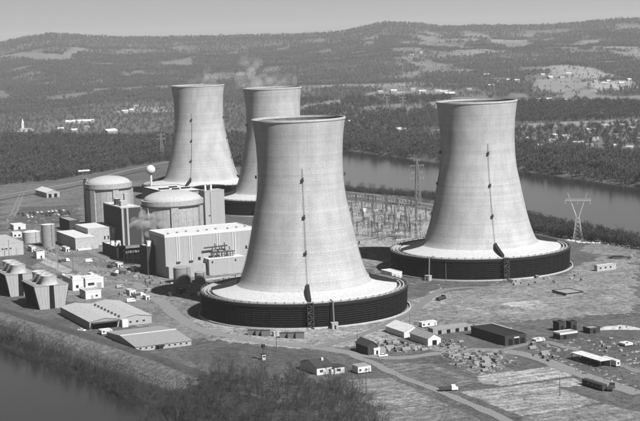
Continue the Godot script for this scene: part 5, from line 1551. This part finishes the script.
func build_yards() -> void:
	M.steel_pipe = material(0.22, 0.8)
	var o: Node3D
	# sheds, trailers and huts right of the front tower
	var b: Array = [42.3, -816.7, 12.1, 20.6, 3.2]
	o = gabled("shed", "shed with a bright white roof right of the front tower", "shed", b, 2.6, false, M.white, M.roof_white)
	pane(o, "door", "front", 4.0, 0, 3.4, 3.0, M.paint_white, 0.08)
	trailer("white trailer behind the white roofed shed", [53.5, -841.6, 9.4, 3.4, 3.1], M.white, M.roof_white)
	o = block("shed", "long low grey shed right of the white roofed one", "shed", [58.1, -822.3, 24.1, 5.5, 3], M.siding_mid, M.roof_grey)
	for k in 4: pane(o, "door", "front", 3.0 + k * 5.4, 0, 2.2, 2.0, M.opening)
	o = gabled("shed", "small shed with a white gable and a dark door", "shed", [53.3, -793.5, 7.7, 19.4, 3.7], 2.2, false, M.white, M.roof_grey)
	pane(o, "door", "front", 2.6, 0, 2.6, 2.6, M.opening)
	o = gabled("shed", "dark gabled shed beside the road junction", "shed", [21.7, -774.8, 5.7, 13.5, 4.4], 2.4, false, M.siding_dark, M.roof_dark)
	part(o, "lean_to", boxmesh(Vector3(6.2, 0, -6), Vector3(10.5, 2.6, -0.5)), M.siding_mid)
	o = block("hut", "pale hut between the dark shed and the parked car", "hut", [24.8, -775.5, 3.4, 3.3, 3.1], M.white, M.roof_pale)
	pane(o, "door", "front", 1.2, 0, 1.1, 2.1, M.window)
	trailer("small white trailer hut with a dark end, right of the house", [15.5, -731.6, 7, 6.4, 3.6], M.white, M.roof_grey)
	b = [-4.1, -732.5, 8.5, 18.4, 3.6]
	o = gabled("bungalow", "white bungalow with a dark roof at the edge of the thicket", "house", b, 2.4, true, M.white, M.roof_dark)
	for k in 2: pane(o, "window", "front", 1.6 + k * 4.6, 1.3, 1.6, 1.1, M.window)
	var wing := MB.new()
	wing.span(Vector3(b[2] + 0.02, 0, -5.0), Vector3(b[2] + 5.2, 3.2, 2.0))
	var wn := part(o, "wing", wing.mesh(), M.white)
	part(wn, "wing_roof", boxmesh(Vector3(b[2] - 0.3, 3.2, -5.4), Vector3(b[2] + 5.6, 3.5, 2.4)), M.roof_dark)
	part(wn, "wing_window", boxmesh(Vector3(b[2] + 1.2, 1.2, 2.0), Vector3(b[2] + 3.2, 2.3, 2.06)), M.window)
	part(o, "chimney", boxmesh(Vector3(5.5, 5.0, -7.2), Vector3(6.5, 6.8, -6.2)), M.white)
	part(o, "porch", boxmesh(Vector3(6.8, 0, 0.02), Vector3(8.2, 2.2, 1.4)), M.white)
	o = block("shed", "long black shed in the middle of the yards", "shed", [92.3, -786.9, 12.7, 33.9, 4.7], M.siding_dark, M.tar)
	for k in 3: pane(o, "door", "front", 2.0 + k * 3.6, 0, 2.6, 3.2, M.opening)
	pane(o, "sign_board", "front", 5.5, 3.4, 3.0, 0.8, M.white)
	o = block("shed", "low pale lean-to beyond the black shed", "shed", [89, -816.8, 12.4, 18.6, 2.2], M.siding_mid, M.roof_pale)
	pane(o, "door", "front", 3.0, 0, 2.0, 1.8, M.opening)
	o = block("shed", "black box of a shed, left of two by the far lane", "shed", [124.9, -818.9, 3.8, 5.7, 4.9], M.siding_dark, M.tar)
	pane(o, "door", "front", 1.0, 0, 2.0, 3.0, M.opening)
	o = block("shed", "black box of a shed, right of two by the far lane", "shed", [131.5, -820.5, 3.8, 4.7, 4.6], M.siding_dark, M.tar)
	pane(o, "door", "front", 1.0, 0, 2.0, 3.0, M.opening)
	o = block("shed", "low dark shed with a pale roof edge before the two black boxes", "shed", [122.1, -797.5, 10.6, 6.5, 3.2], M.siding_dark, M.roof_grey, M.white)
	pane(o, "door", "front", 2.0, 0, 2.0, 2.0, M.opening)
	o = block("shed", "low dark hut with a pale roof beside the bright mound", "shed", [139.9, -810.6, 6.4, 6.4, 2.7], M.siding_dark, M.roof_grey)
	pane(o, "door", "front", 2.0, 0, 1.5, 2.0, M.opening)
	b = [130.2, -728, 2.3, 24.1, 2.4]
	o = thing("shelter", "open white roofed shelter among the dark scrub", "shelter", Vector3(b[0], 0, b[1]), PLANT)
	part(o, "roof", boxmesh(Vector3(-0.3, 3.2, -b[3]), Vector3(6.0, 3.5, 0.3)), M.roof_white)
	for k in 5:
		for x in [0.0, 5.6]: part(o, "post", boxmesh(Vector3(x, 0, -0.2 - k * (b[3] - 0.5) / 4.0), Vector3(x + 0.25, 3.2, 0.05 - k * (b[3] - 0.5) / 4.0)), M.steel_dark)
	part(o, "back_wall", boxmesh(Vector3(5.9, 0, -b[3]), Vector3(6.05, 3.2, 0)), M.siding_mid)
	trailer("white ended trailer beside the open shelter", [137.8, -728, 2.3, 11.3, 3.1], M.white, M.roof_white, PLANT, true)
	trailer("dark trailer at the corner of the pale field", [122.4, -680.3, 2.7, 15.4, 2.7], M.siding_dark, M.roof_dark, PLANT, false)
	trailer("white trailer near the right edge, above the dark scrub", [151.2, -774.4, 4.9, 5.1, 1.5], M.white, M.roof_white)
	trailer("white trailer on the lane beyond the black shed", [108.8, -791.9, 5.5, 3.8, 1.6], M.white, M.roof_white)
	o = thing("loading_ramp", "bright pale mound of earth under sheeting at the right edge", "mound", Vector3(145.5, 0, -820.8), PLANT - 0.7)
	var mo := MB.new()
	var rows := []
	for k in 15:
		var t := k / 14.0
		var c := Vector3(-2.0 + 26.0 * t, 0, -5.0 * sin(t * 2.6))
		var w := (1.2 + 2.0 * sin(t * PI)) * (1.0 + 0.5 * noise_a.get_noise_1d(k * 90.0))
		var h := (0.3 + 1.5 * sin(t * PI)) * (1.0 + 0.5 * noise_a.get_noise_1d(k * 70.0 + 500.0))
		rows.append([c + Vector3(0, -0.1, w), c + Vector3(0.2, h * 0.7, w * 0.5), c + Vector3(0, h, -w * 0.1), c + Vector3(-0.2, h * 0.6, -w * 0.6), c + Vector3(0, -0.1, -w)])
	for k in 14:
		for q in 4: mo.quad(rows[k][q], rows[k + 1][q], rows[k + 1][q + 1], rows[k][q + 1])
	part(o, "sheet", mo.mesh(), M.roof_pale)
	for k in 6: part(o, "weight", boxmesh(Vector3(2 + k * 3.2, 0.9, -3.6 - k % 3), Vector3(2.6 + k * 3.2, 1.5, -2.2 - k % 3)), M.wood)
	o = block("shed", "white shed between the two nearer towers", "shed", [45.8, -1016.3, 7.5, 15.7, 4], M.white, M.roof_white)
	pane(o, "door", "front", 1.5, 0, 1.2, 2.2, M.window)
	o = block("hut", "pale long hut on the open ground right of the towers", "hut", [181.1, -1018.7, 15.2, 3.4, 3.7], M.plaster, M.roof_white)
	for k in 3: pane(o, "window", "front", 2.0 + k * 4, 1.4, 1.4, 1.2, M.window)
	o = thing("flatbed", "dark flatbed trailer parked on the bank near the right edge", "trailer", Vector3(197.6, 0, -1072.2), -0.25)
	part(o, "deck", boxmesh(Vector3(0, 1.0, -2.5), Vector3(17, 1.4, 0)), M.tar)
	part(o, "headboard", boxmesh(Vector3(16.6, 1.4, -2.5), Vector3(17, 2.8, 0)), M.white)
	for x in [2.0, 3.2, 14.5]:
		var w := MB.new()
		w.tube(Vector3(x, 0.5, -2.3), Vector3(x, 0.5, -0.2), 0.5, 0.5, 12)
		part(o, "wheel", w.mesh(), M.rubber)
	part(o, "load", boxmesh(Vector3(3, 1.42, -2.2), Vector3(11, 2.2, -0.3)), M.siding_dark)
	o = block("slab", "flat concrete slab with dark edges on the open ground", "slab", [146.3, -929.1, 12.3, 15.1, 1.2], M.concrete_dark, M.roof_grey, M.tar, PLANT, "", 0.3)
	o = thing("guard_post", "white guard post with a dark lamp by the front road", "hut", Vector3(-30.9, 0, -772.4), PLANT)
	part(o, "booth", boxmesh(Vector3(-0.9, 0, -0.9), Vector3(0.9, 2.9, 0.9)), M.white)
	part(o, "roof", boxmesh(Vector3(-1.1, 2.9, -1.1), Vector3(1.1, 3.1, 1.1)), M.tar)
	part(o, "window", boxmesh(Vector3(-0.6, 1.4, 0.9), Vector3(0.6, 2.3, 0.94)), M.window)
	var lp := MB.new()
	lp.tube(Vector3(0.2, 3.1, -0.4), Vector3(0.2, 6.6, -0.4), 0.22, 0.18, 8)
	part(o, "post", lp.mesh(), M.steel_dark)
	lp = MB.new()
	lp.tube(Vector3(0.2, 6.2, -0.4), Vector3(0.2, 7.8, -0.4), 0.9, 1.1, 12)
	part(o, "lamp", lp.mesh(), M.tar)
	o = block("switch_hut", "pale little hut between the dark crates by the front tower", "hut", [-27.2, -833, 4.1, 2, 2.2], M.plaster, M.roof_pale)
	pane(o, "door", "front", 1.0, 0, 1.0, 1.9, M.paint_grey)
	var names := ["first", "second", "third", "fourth", "fifth", "sixth"]
	var px := [Vector2(-39.4, -840.8), Vector2(-34.9, -837.7), Vector2(-31.6, -835.2), Vector2(-21.7, -829.2), Vector2(-17.3, -827.1), Vector2(-13, -825.5)]
	for k in px.size():
		o = thing("timber_crate", "%s dark crate from the road's bend, in the row before the front tower" % names[k], "crate", Vector3(px[k].x, 0, px[k].y), 0.0, "dark crates before the front tower")
		part(o, "box", boxmesh(Vector3(-2.3, 0.2, -1.2), Vector3(2.3, 2.5 + 0.3 * (k % 3), 1.2)), M.wood)
		part(o, "lid", boxmesh(Vector3(-2.4, 2.5 + 0.3 * (k % 3), -1.3), Vector3(2.4, 2.65 + 0.3 * (k % 3), 1.3)), M.siding_dark)
		for x in [-1.7, 1.7]: part(o, "skid", boxmesh(Vector3(x - 0.2, 0, -1.3), Vector3(x + 0.2, 0.2, 1.3)), M.wood_pale)
	b = [-122.9, -852.6, 6.3, 5.6, 2.5]
	trailer("white trailer between the two warehouses", b, M.white, M.roof_white)
	# vehicles
	car("van", "white van on the lane below the stepped block", "van", Vector3(-160.4, 0, -1074), 2.2, M.paint_white, "van")
	car("van", "white van beside the stepped block's dock", "van", Vector3(-171.7, 0, -1143.4), 0.4, M.paint_white, "van")
	car("truck", "pale truck beside the widest white hut", "truck", Vector3(-181.2, 0, -1069.6), 0.5, M.paint_white, "truck")
	car("car", "white car parked on the dike track below the warehouse", "car", Vector3(-136.3, 0, -868.1), -0.6, M.paint_white)
	car("car", "white car at the hut beside the dark gabled shed", "car", Vector3(29.1, 0, -771.1), 0.2, M.paint_white)
	car("truck", "dark truck with a pale bonnet alone in the field", "truck", Vector3(54.9, 0, -691.2), 0.1, M.paint_white, "truck")
	car("truck", "dark truck on the open ground between the towers and sheds", "truck", Vector3(71, 0, -929.9), 0.9, M.paint_black, "truck")
	car("truck", "dark truck beside the dark trailer by the pale field", "truck", Vector3(126.8, 0, -682.5), 1.2, M.paint_black, "truck")
	car("van", "dark van on the lane before the pump house", "van", Vector3(-143.9, 0, -1070.4), 2.3, M.paint_black, "van")
	car("van", "white van on the yard beside the crates and drums", "van", Vector3(-119.4, 0, -960.3), 0.4, M.paint_white, "van")
	car("truck", "white truck behind the twin gabled warehouse", "truck", Vector3(-117, 0, -978.4), 0.5, M.paint_white, "truck")
	var dark := car("parked_car", "dark car in the far car park beyond the tall tank", "car", Vector3.ZERO, 0, M.paint_black)
	var pale := car("parked_car", "pale car in the far car park beyond the tall tank", "car", Vector3.ZERO, 0, M.paint_white)
	var lot := RandomNumberGenerator.new()
	lot.seed = 12
	var c0: Vector3 = Vector3(-276.1, 0, -1449.6)
	var e1 := Vector3(cos(PLANT), 0, -sin(PLANT))
	var e2 := Vector3(-sin(PLANT), 0, -cos(PLANT))
	var n := 0
	for row in 3:
		for k in 13:
			if lot.randf() < 0.22: continue
			var q := c0 + e1 * (4 + k * 3.6) + e2 * (row * 17.0 + lot.randf_range(-0.6, 0.6))
			var light := lot.randf() < 0.35
			var src := pale if light else dark
			if n == 0: copy(src, "parked_car", q, PLANT + PI / 2, "", "cars in the far car park")
			else: copy(src, "parked_car", q, PLANT + PI / 2 + lot.randf_range(-0.06, 0.06), "", "cars in the far car park")
			n += 1
	dark.free()
	pale.free()
	var spots := [Vector2(-190.9, -1147.8), Vector2(-168.3, -1075.7), Vector2(-151.7, -1109.2), Vector2(-140.1, -1078.6), Vector2(-112.6, -996.7), Vector2(-96.7, -978.1), Vector2(-80, -974.7), Vector2(-133.2, -1016.9)]
	var what := ["behind the pale slab", "beside the white hut's dark end", "before the stepped block", "before the pump house posts", "at the road's bend", "below the hall's shaded end", "on the road left of the front tower", "beside the junction of lanes"]
	for k in spots.size():
		car("van" if k % 3 else "truck", "%s %s" % [["small white van", "dark van", "small pale truck"][(k * 2) % 3] if k % 3 else "flat bed truck", what[k]], "van" if k % 3 else "truck", Vector3(spots[k].x, 0, spots[k].y), 0.5 + k * 0.9, [M.paint_white, M.paint_black, M.paint_grey][(k * 2) % 3], "van" if k % 3 else "truck")
	var huts := [[[-145.8, -1107.9, 3.7, 7, 2.9], "small pale hut before the pump house posts"], [[-122.7, -983.3, 4, 8.1, 3.2], "small white hut behind the twin gabled warehouse"], [[-110.6, -965.9, 2.6, 5.8, 2.2], "tiny pale hut at the road's bend"], [[-91, -984.6, 4.1, 7.4, 2.6], "small dark hut in the front tower's shadow"], [[-198, -1202.8, 3.2, 11.2, 3.1], "small pale hut left of the low white roofed block"], [[-225.6, -1209.5, 3.2, 12.1, 3.5], "small white hut beside the service lane's start"], [[-131.9, -1086, 3.7, 6.6, 2.8], "small white hut under the hall's shaded end"]]
	for q in huts:
		o = block("hut", q[1], "hut", q[0], M.white if not "dark" in q[1] else M.siding_dark, M.roof_pale)
		pane(o, "door", "front", 0.8, 0, 1.0, 2.0, M.window)
		pane(o, "window", "front", 2.4, 1.1, 1.2, 0.9, M.window)
	# goods lying about the yards
	var st := []
	for k in 4: st.append(stack(k, lot))
	var kinds := [["pipe_stack", "stack of steel pipes", "pipes"], ["timber_stack", "stack of timber bundles", "timber"], ["crate", "wooden crate on skids", "crate"], ["cable_drum", "wooden cable drum", "drum"]]
	for yard in [[[Vector2(60, -774.7), Vector2(87.4, -767.7), Vector2(90.9, -748), Vector2(74.2, -728), Vector2(64.2, -743)], 32, "in the crowded yard beside the long black shed"], [[Vector2(27.1, -808.5), Vector2(43.7, -805.7), Vector2(52.6, -783.4), Vector2(38, -778.3), Vector2(26.3, -787.8)], 20, "between the dark gabled shed and the white gable"], [[Vector2(55.5, -809), Vector2(73.6, -800.5), Vector2(73.7, -779.9), Vector2(58.6, -782.4)], 10, "along the road below the long grey shed"], [[Vector2(99.8, -785.7), Vector2(114.1, -785.8), Vector2(125.6, -742.4), Vector2(116.3, -730.2), Vector2(101.4, -760.5)], 12, "in the dark scrub before the white shelter"], [[Vector2(137.2, -794.9), Vector2(159.5, -778.1), Vector2(149.5, -729.5), Vector2(136.8, -764.4)], 8, "in the scrub at the right edge"], [[Vector2(-157.2, -1140), Vector2(-140.3, -1121.2), Vector2(-118.4, -1064.9), Vector2(-103.1, -1018.8), Vector2(-113, -1012.7), Vector2(-135.7, -1059.7)], 22, "on the lane before the pump house"], [[Vector2(-137.5, -1009.8), Vector2(-117.9, -997.8), Vector2(-109.4, -965.7), Vector2(-121.7, -953.6)], 10, "behind the twin gabled warehouse"], [[Vector2(117.2, -992.7), Vector2(165.3, -1011.4), Vector2(167.5, -986), Vector2(122.6, -959.9)], 14, "at the foot of the right tower"], [[Vector2(-225.4, -1244), Vector2(-201.8, -1226.4), Vector2(-191.3, -1179.3), Vector2(-210.3, -1183.8)], 10, "near the tall tank"], [[Vector2(-80.8, -1020.3), Vector2(-57.9, -1038.6), Vector2(-58.8, -1030.3), Vector2(-77.4, -1009.4)], 5, "on the apron of the pale hall"]]:
		for q in spread_in(yard[0], yard[1], 3.6):
			var k := lot.randi() % 4
			var c := copy(st[k], kinds[k][0], Vector3(q.x, 0, q.y), PLANT + (PI / 2 if lot.randf() < 0.5 else 0.0) + lot.randf_range(-0.12, 0.12), "%s %s" % [kinds[k][1], yard[2]], "%s %s" % [kinds[k][2], yard[2]], lot.randf_range(0.42, 0.8))
			c.set_meta("category", kinds[k][2])
	for s in st: s.free()

# ------------------------------------------------------------------ far houses and steam
func far_house(called: String, label: String, at: Vector3, w: float, d: float, h: float, wall: Material, roof: Material, turn: float, group := "far houses") -> void:
	at.y = height(at.x, at.z) - 0.3
	var o := gabled(called, label, "house", [at.x, at.z, w, d, h], d * 0.22, true, wall, roof, turn, group)
	o.position.y = at.y
	for k in maxi(1, int(w / 4.0)): pane(o, "window", "front", 1.2 + k * 3.8, 1.4, 1.3, 1.5, M.window)

func build_far() -> void:
	var r := RandomNumberGenerator.new()
	r.seed = 15
	var o: Node3D
	far_house("works", "long white roofed works in the fields far left", Vector3(-482.4, 0, -3008), 54.0, 13.0, 4.2, M.white, M.roof_white, 0.15)
	far_house("works", "long white building on the rise beyond the right tower", Vector3(487.5, 0, -3160), 50.0, 10.0, 4.0, M.white, M.roof_white, 0.1)
	far_house("chapel", "white chapel with a little steeple at the far left", Vector3(-538.7, 0, -2816), 28.0, 9.0, 4.0, M.white, M.roof_grey, 0.1)
	o = get_node("chapel")
	var s := MB.new()
	s.span(Vector3(7, 0, -8), Vector3(11, 15, -4))
	part(o, "tower", s.mesh(), M.white)
	s = MB.new()
	s.lathe([Vector2(2.6, 15), Vector2(0.05, 24)], 8, false)
	part(o, "steeple", s.mesh(), M.white, Vector3(9, 0, -6))
	far_house("barn", "dark barn with a pale roof above the right tower's rim", Vector3(293.6, 0, -3544), 26.0, 16.0, 9.0, M.siding_dark, M.roof_white, 0.5)
	far_house("barn", "pale slanting barn roof at the left woods' edge", Vector3(-355.7, 0, -2656), 24.0, 14.0, 6.0, M.siding_mid, M.roof_white, 0.9)
	var k := 0
	for q in [Vector3(150.5, 0, -3808), Vector3(183.3, 0, -3832), Vector3(195, 0, -3776), Vector3(196.2, 0, -3624), Vector3(233.2, 0, -3848), Vector3(249.1, 0, -3792), Vector3(286, 0, -3768), Vector3(294.1, 0, -3720), Vector3(362.2, 0, -3760)]:
		far_house("village_house", "pale house in the village beyond the river, between the towers", q, r.randf_range(9, 18), r.randf_range(7, 10), r.randf_range(4, 6), M.plaster, M.roof_white if k % 2 else M.roof_pale, r.randf_range(-0.4, 0.6), "village houses between the towers")
		k += 1
	for q in [Vector3(59, 0, -2456), Vector3(75.2, 0, -2520), Vector3(83.8, 0, -2536), Vector3(122.4, 0, -2496), Vector3(126.3, 0, -2480), Vector3(55.6, 0, -2728)]:
		far_house("farmhouse", "pale farmhouse in the trees on the far bank, between the towers", q, r.randf_range(9, 16), r.randf_range(8, 11), r.randf_range(4, 5), M.plaster, M.roof_white, r.randf_range(-0.4, 0.6), "far bank farmhouses")
	for q in [Vector3(341.5, 0, -2256.2), Vector3(348.8, 0, -2220.5), Vector3(366.8, 0, -2287.3), Vector3(403.1, 0, -2336), Vector3(381.8, 0, -2173.2), Vector3(423.2, 0, -2214.9), Vector3(377.5, 0, -2024.1), Vector3(391.5, 0, -1983.2), Vector3(317.6, 0, -2144.7), Vector3(342.4, 0, -2094.8), Vector3(352.7, 0, -2053.3), Vector3(472, 0, -2344), Vector3(294.2, 0, -2216.2), Vector3(435.6, 0, -2408), Vector3(433.8, 0, -2127.9), Vector3(290.9, 0, -2063.6), Vector3(463.4, 0, -2416)]:
		far_house("town_house", "pale town house among trees across the river, right edge", q, r.randf_range(8, 15), r.randf_range(7, 9), r.randf_range(4, 5.5), M.plaster, [M.roof_white, M.roof_pale, M.roof_grey][k % 3], r.randf_range(-0.4, 0.7), "town houses across the river")
		k += 1
	for q in [Vector3(424.2, 0, -3864), Vector3(467.8, 0, -4048), Vector3(501.8, 0, -4136), Vector3(510.2, 0, -4016), Vector3(576.3, 0, -4256), Vector3(624.3, 0, -4344), Vector3(618.9, 0, -4160), Vector3(653.1, 0, -4192), Vector3(685.9, 0, -4296), Vector3(485.4, 0, -4520), Vector3(681.4, 0, -3840), Vector3(681.9, 0, -3736), Vector3(710.3, 0, -3824), Vector3(687.6, 0, -3640), Vector3(727.1, 0, -3760), Vector3(763.1, 0, -3832), Vector3(435.4, 0, -3192), Vector3(452.8, 0, -3200), Vector3(472.4, 0, -3208), Vector3(509.2, 0, -3144), Vector3(-401.3, 0, -3368), Vector3(-414.6, 0, -3336), Vector3(-413.2, 0, -3528), Vector3(-460.1, 0, -2776), Vector3(-429.1, 0, -2736), Vector3(-418.6, 0, -2808), Vector3(349.1, 0, -5768), Vector3(390.8, 0, -5840)]:
		far_house("hill_house", "tiny pale house on the distant slopes", q, r.randf_range(8, 16), r.randf_range(7, 10), r.randf_range(4, 6), M.plaster, M.roof_white if k % 3 else M.roof_grey, r.randf_range(-0.5, 0.7), "houses on the distant slopes")
		k += 1

func steam(called: String, label: String, puffs: Array) -> void:
	var o := thing(called, label, "steam")
	var r := RandomNumberGenerator.new()
	r.seed = 5 + puffs.size()
	for q in puffs:
		for k in 10:
			var f := FogVolume.new()
			f.name = "puff"
			f.shape = RenderingServer.FOG_VOLUME_SHAPE_ELLIPSOID
			f.size = q[1] * Vector3(r.randf_range(0.35, 0.75), r.randf_range(0.35, 0.75), r.randf_range(0.35, 0.75))
			var m := FogMaterial.new()
			m.density = q[2] * 0.4
			m.albedo = Color(1, 1, 1)
			f.material = m
			f.position = q[0] + q[1] * Vector3(r.randfn(0, 0.34), r.randfn(0, 0.3), r.randfn(0, 0.25))
			f.rotation = Vector3(r.randf(), r.randf(), r.randf()) * 2.0
			o.add_child(f, true)

func build_steam() -> void:
	var c := Vector3(-40.5, 0, -1455.7)
	steam("steam_plume", "pale steam rising from the half hidden tower", [[c + Vector3(-17, 117, 4), Vector3(20, 16, 16), 0.05], [c + Vector3(-19, 127, 4), Vector3(15, 16, 13), 0.04], [c + Vector3(-22, 136, 4), Vector3(12, 14, 10), 0.025], [c + Vector3(-8, 117, 0), Vector3(24, 9, 18), 0.03], [c + Vector3(14, 117, 0), Vector3(26, 9, 18), 0.03], [c + Vector3(4, 121, 0), Vector3(20, 8, 16), 0.02]])
	c = Vector3(-121, 0, -1608.5)
	steam("steam_plume", "faint wisp of steam over the farthest tower", [[c + Vector3(8, 116, 4), Vector3(22, 9, 16), 0.03], [c + Vector3(12, 121, 4), Vector3(16, 9, 12), 0.025], [c + Vector3(10, 127, 4), Vector3(10, 8, 8), 0.015]])
	c = Vector3(-117.8, 0, -1092.1)
	steam("steam_cloud", "billow of steam at the nearer dome's foot", [[c + Vector3(-8, 30, -16), Vector3(13, 11, 9), 0.35], [c + Vector3(-3, 33, -17), Vector3(11, 12, 9), 0.46], [c + Vector3(1, 37, -18), Vector3(9, 9, 8), 0.28], [c + Vector3(-12, 33, -16), Vector3(8, 9, 7), 0.18], [c + Vector3(4, 31, -17), Vector3(10, 8, 8), 0.32]])

func _ready() -> void:
	rng.seed = 7
	noise_a.seed = 3
	noise_a.frequency = 0.012
	noise_a.fractal_octaves = 4
	noise_b.seed = 4
	noise_b.frequency = 0.008
	noise_b.fractal_octaves = 4
	plots.seed = 6
	plots.noise_type = FastNoiseLite.TYPE_CELLULAR
	plots.cellular_return_type = FastNoiseLite.RETURN_CELL_VALUE
	plots.frequency = 0.005
	# camera
	var cam := Camera3D.new()
	cam.name = "camera"
	add_child(cam)
	cam.position = Vector3(0, 162.3, 0)
	cam.basis = Basis(Vector3.RIGHT, -0.1131) * Basis(Vector3.BACK, -0.0337)
	cam.fov = 15.33
	cam.near = 1.0
	cam.far = 40000.0
	cam.current = true
	# sky and haze
	var env := Environment.new()
	env.background_mode = Environment.BG_SKY
	var sm := ProceduralSkyMaterial.new()
	sm.sky_top_color = grey(0.03)
	sm.sky_horizon_color = grey(0.28)
	sm.sky_curve = 0.17
	sm.ground_horizon_color = grey(0.25)
	sm.ground_bottom_color = grey(0.10)
	sm.sun_angle_max = 0.0
	env.sky = Sky.new()
	env.sky.sky_material = sm
	env.tonemap_mode = Environment.TONE_MAPPER_LINEAR
	env.tonemap_exposure = 1.72
	env.fog_enabled = true
	env.fog_density = 0.000032
	env.fog_light_color = grey(0.8)
	env.volumetric_fog_enabled = true
	env.volumetric_fog_density = 0.0
	env.sdfgi_enabled = true
	env.ssao_enabled = true
	env.ssil_enabled = true
	var we := WorldEnvironment.new()
	we.name = "world"
	we.environment = env
	add_child(we)
	# sun: from behind the camera's right shoulder
	var sun := DirectionalLight3D.new()
	sun.name = "sun"
	add_child(sun)
	var az := deg_to_rad(39.0)
	var el := deg_to_rad(44.0)
	sun.look_at_from_position(Vector3(sin(az) * cos(el), sin(el), cos(az) * cos(el)) * 100.0, Vector3.ZERO)
	sun.light_energy = 1.6
	sun.light_angular_distance = 0.6
	sun.shadow_enabled = true
	make_materials()
	build_land()
	build_towers()
	build_plant()
	build_yards()
	build_switchyard()
	build_far()
	build_trees()
	build_steam()
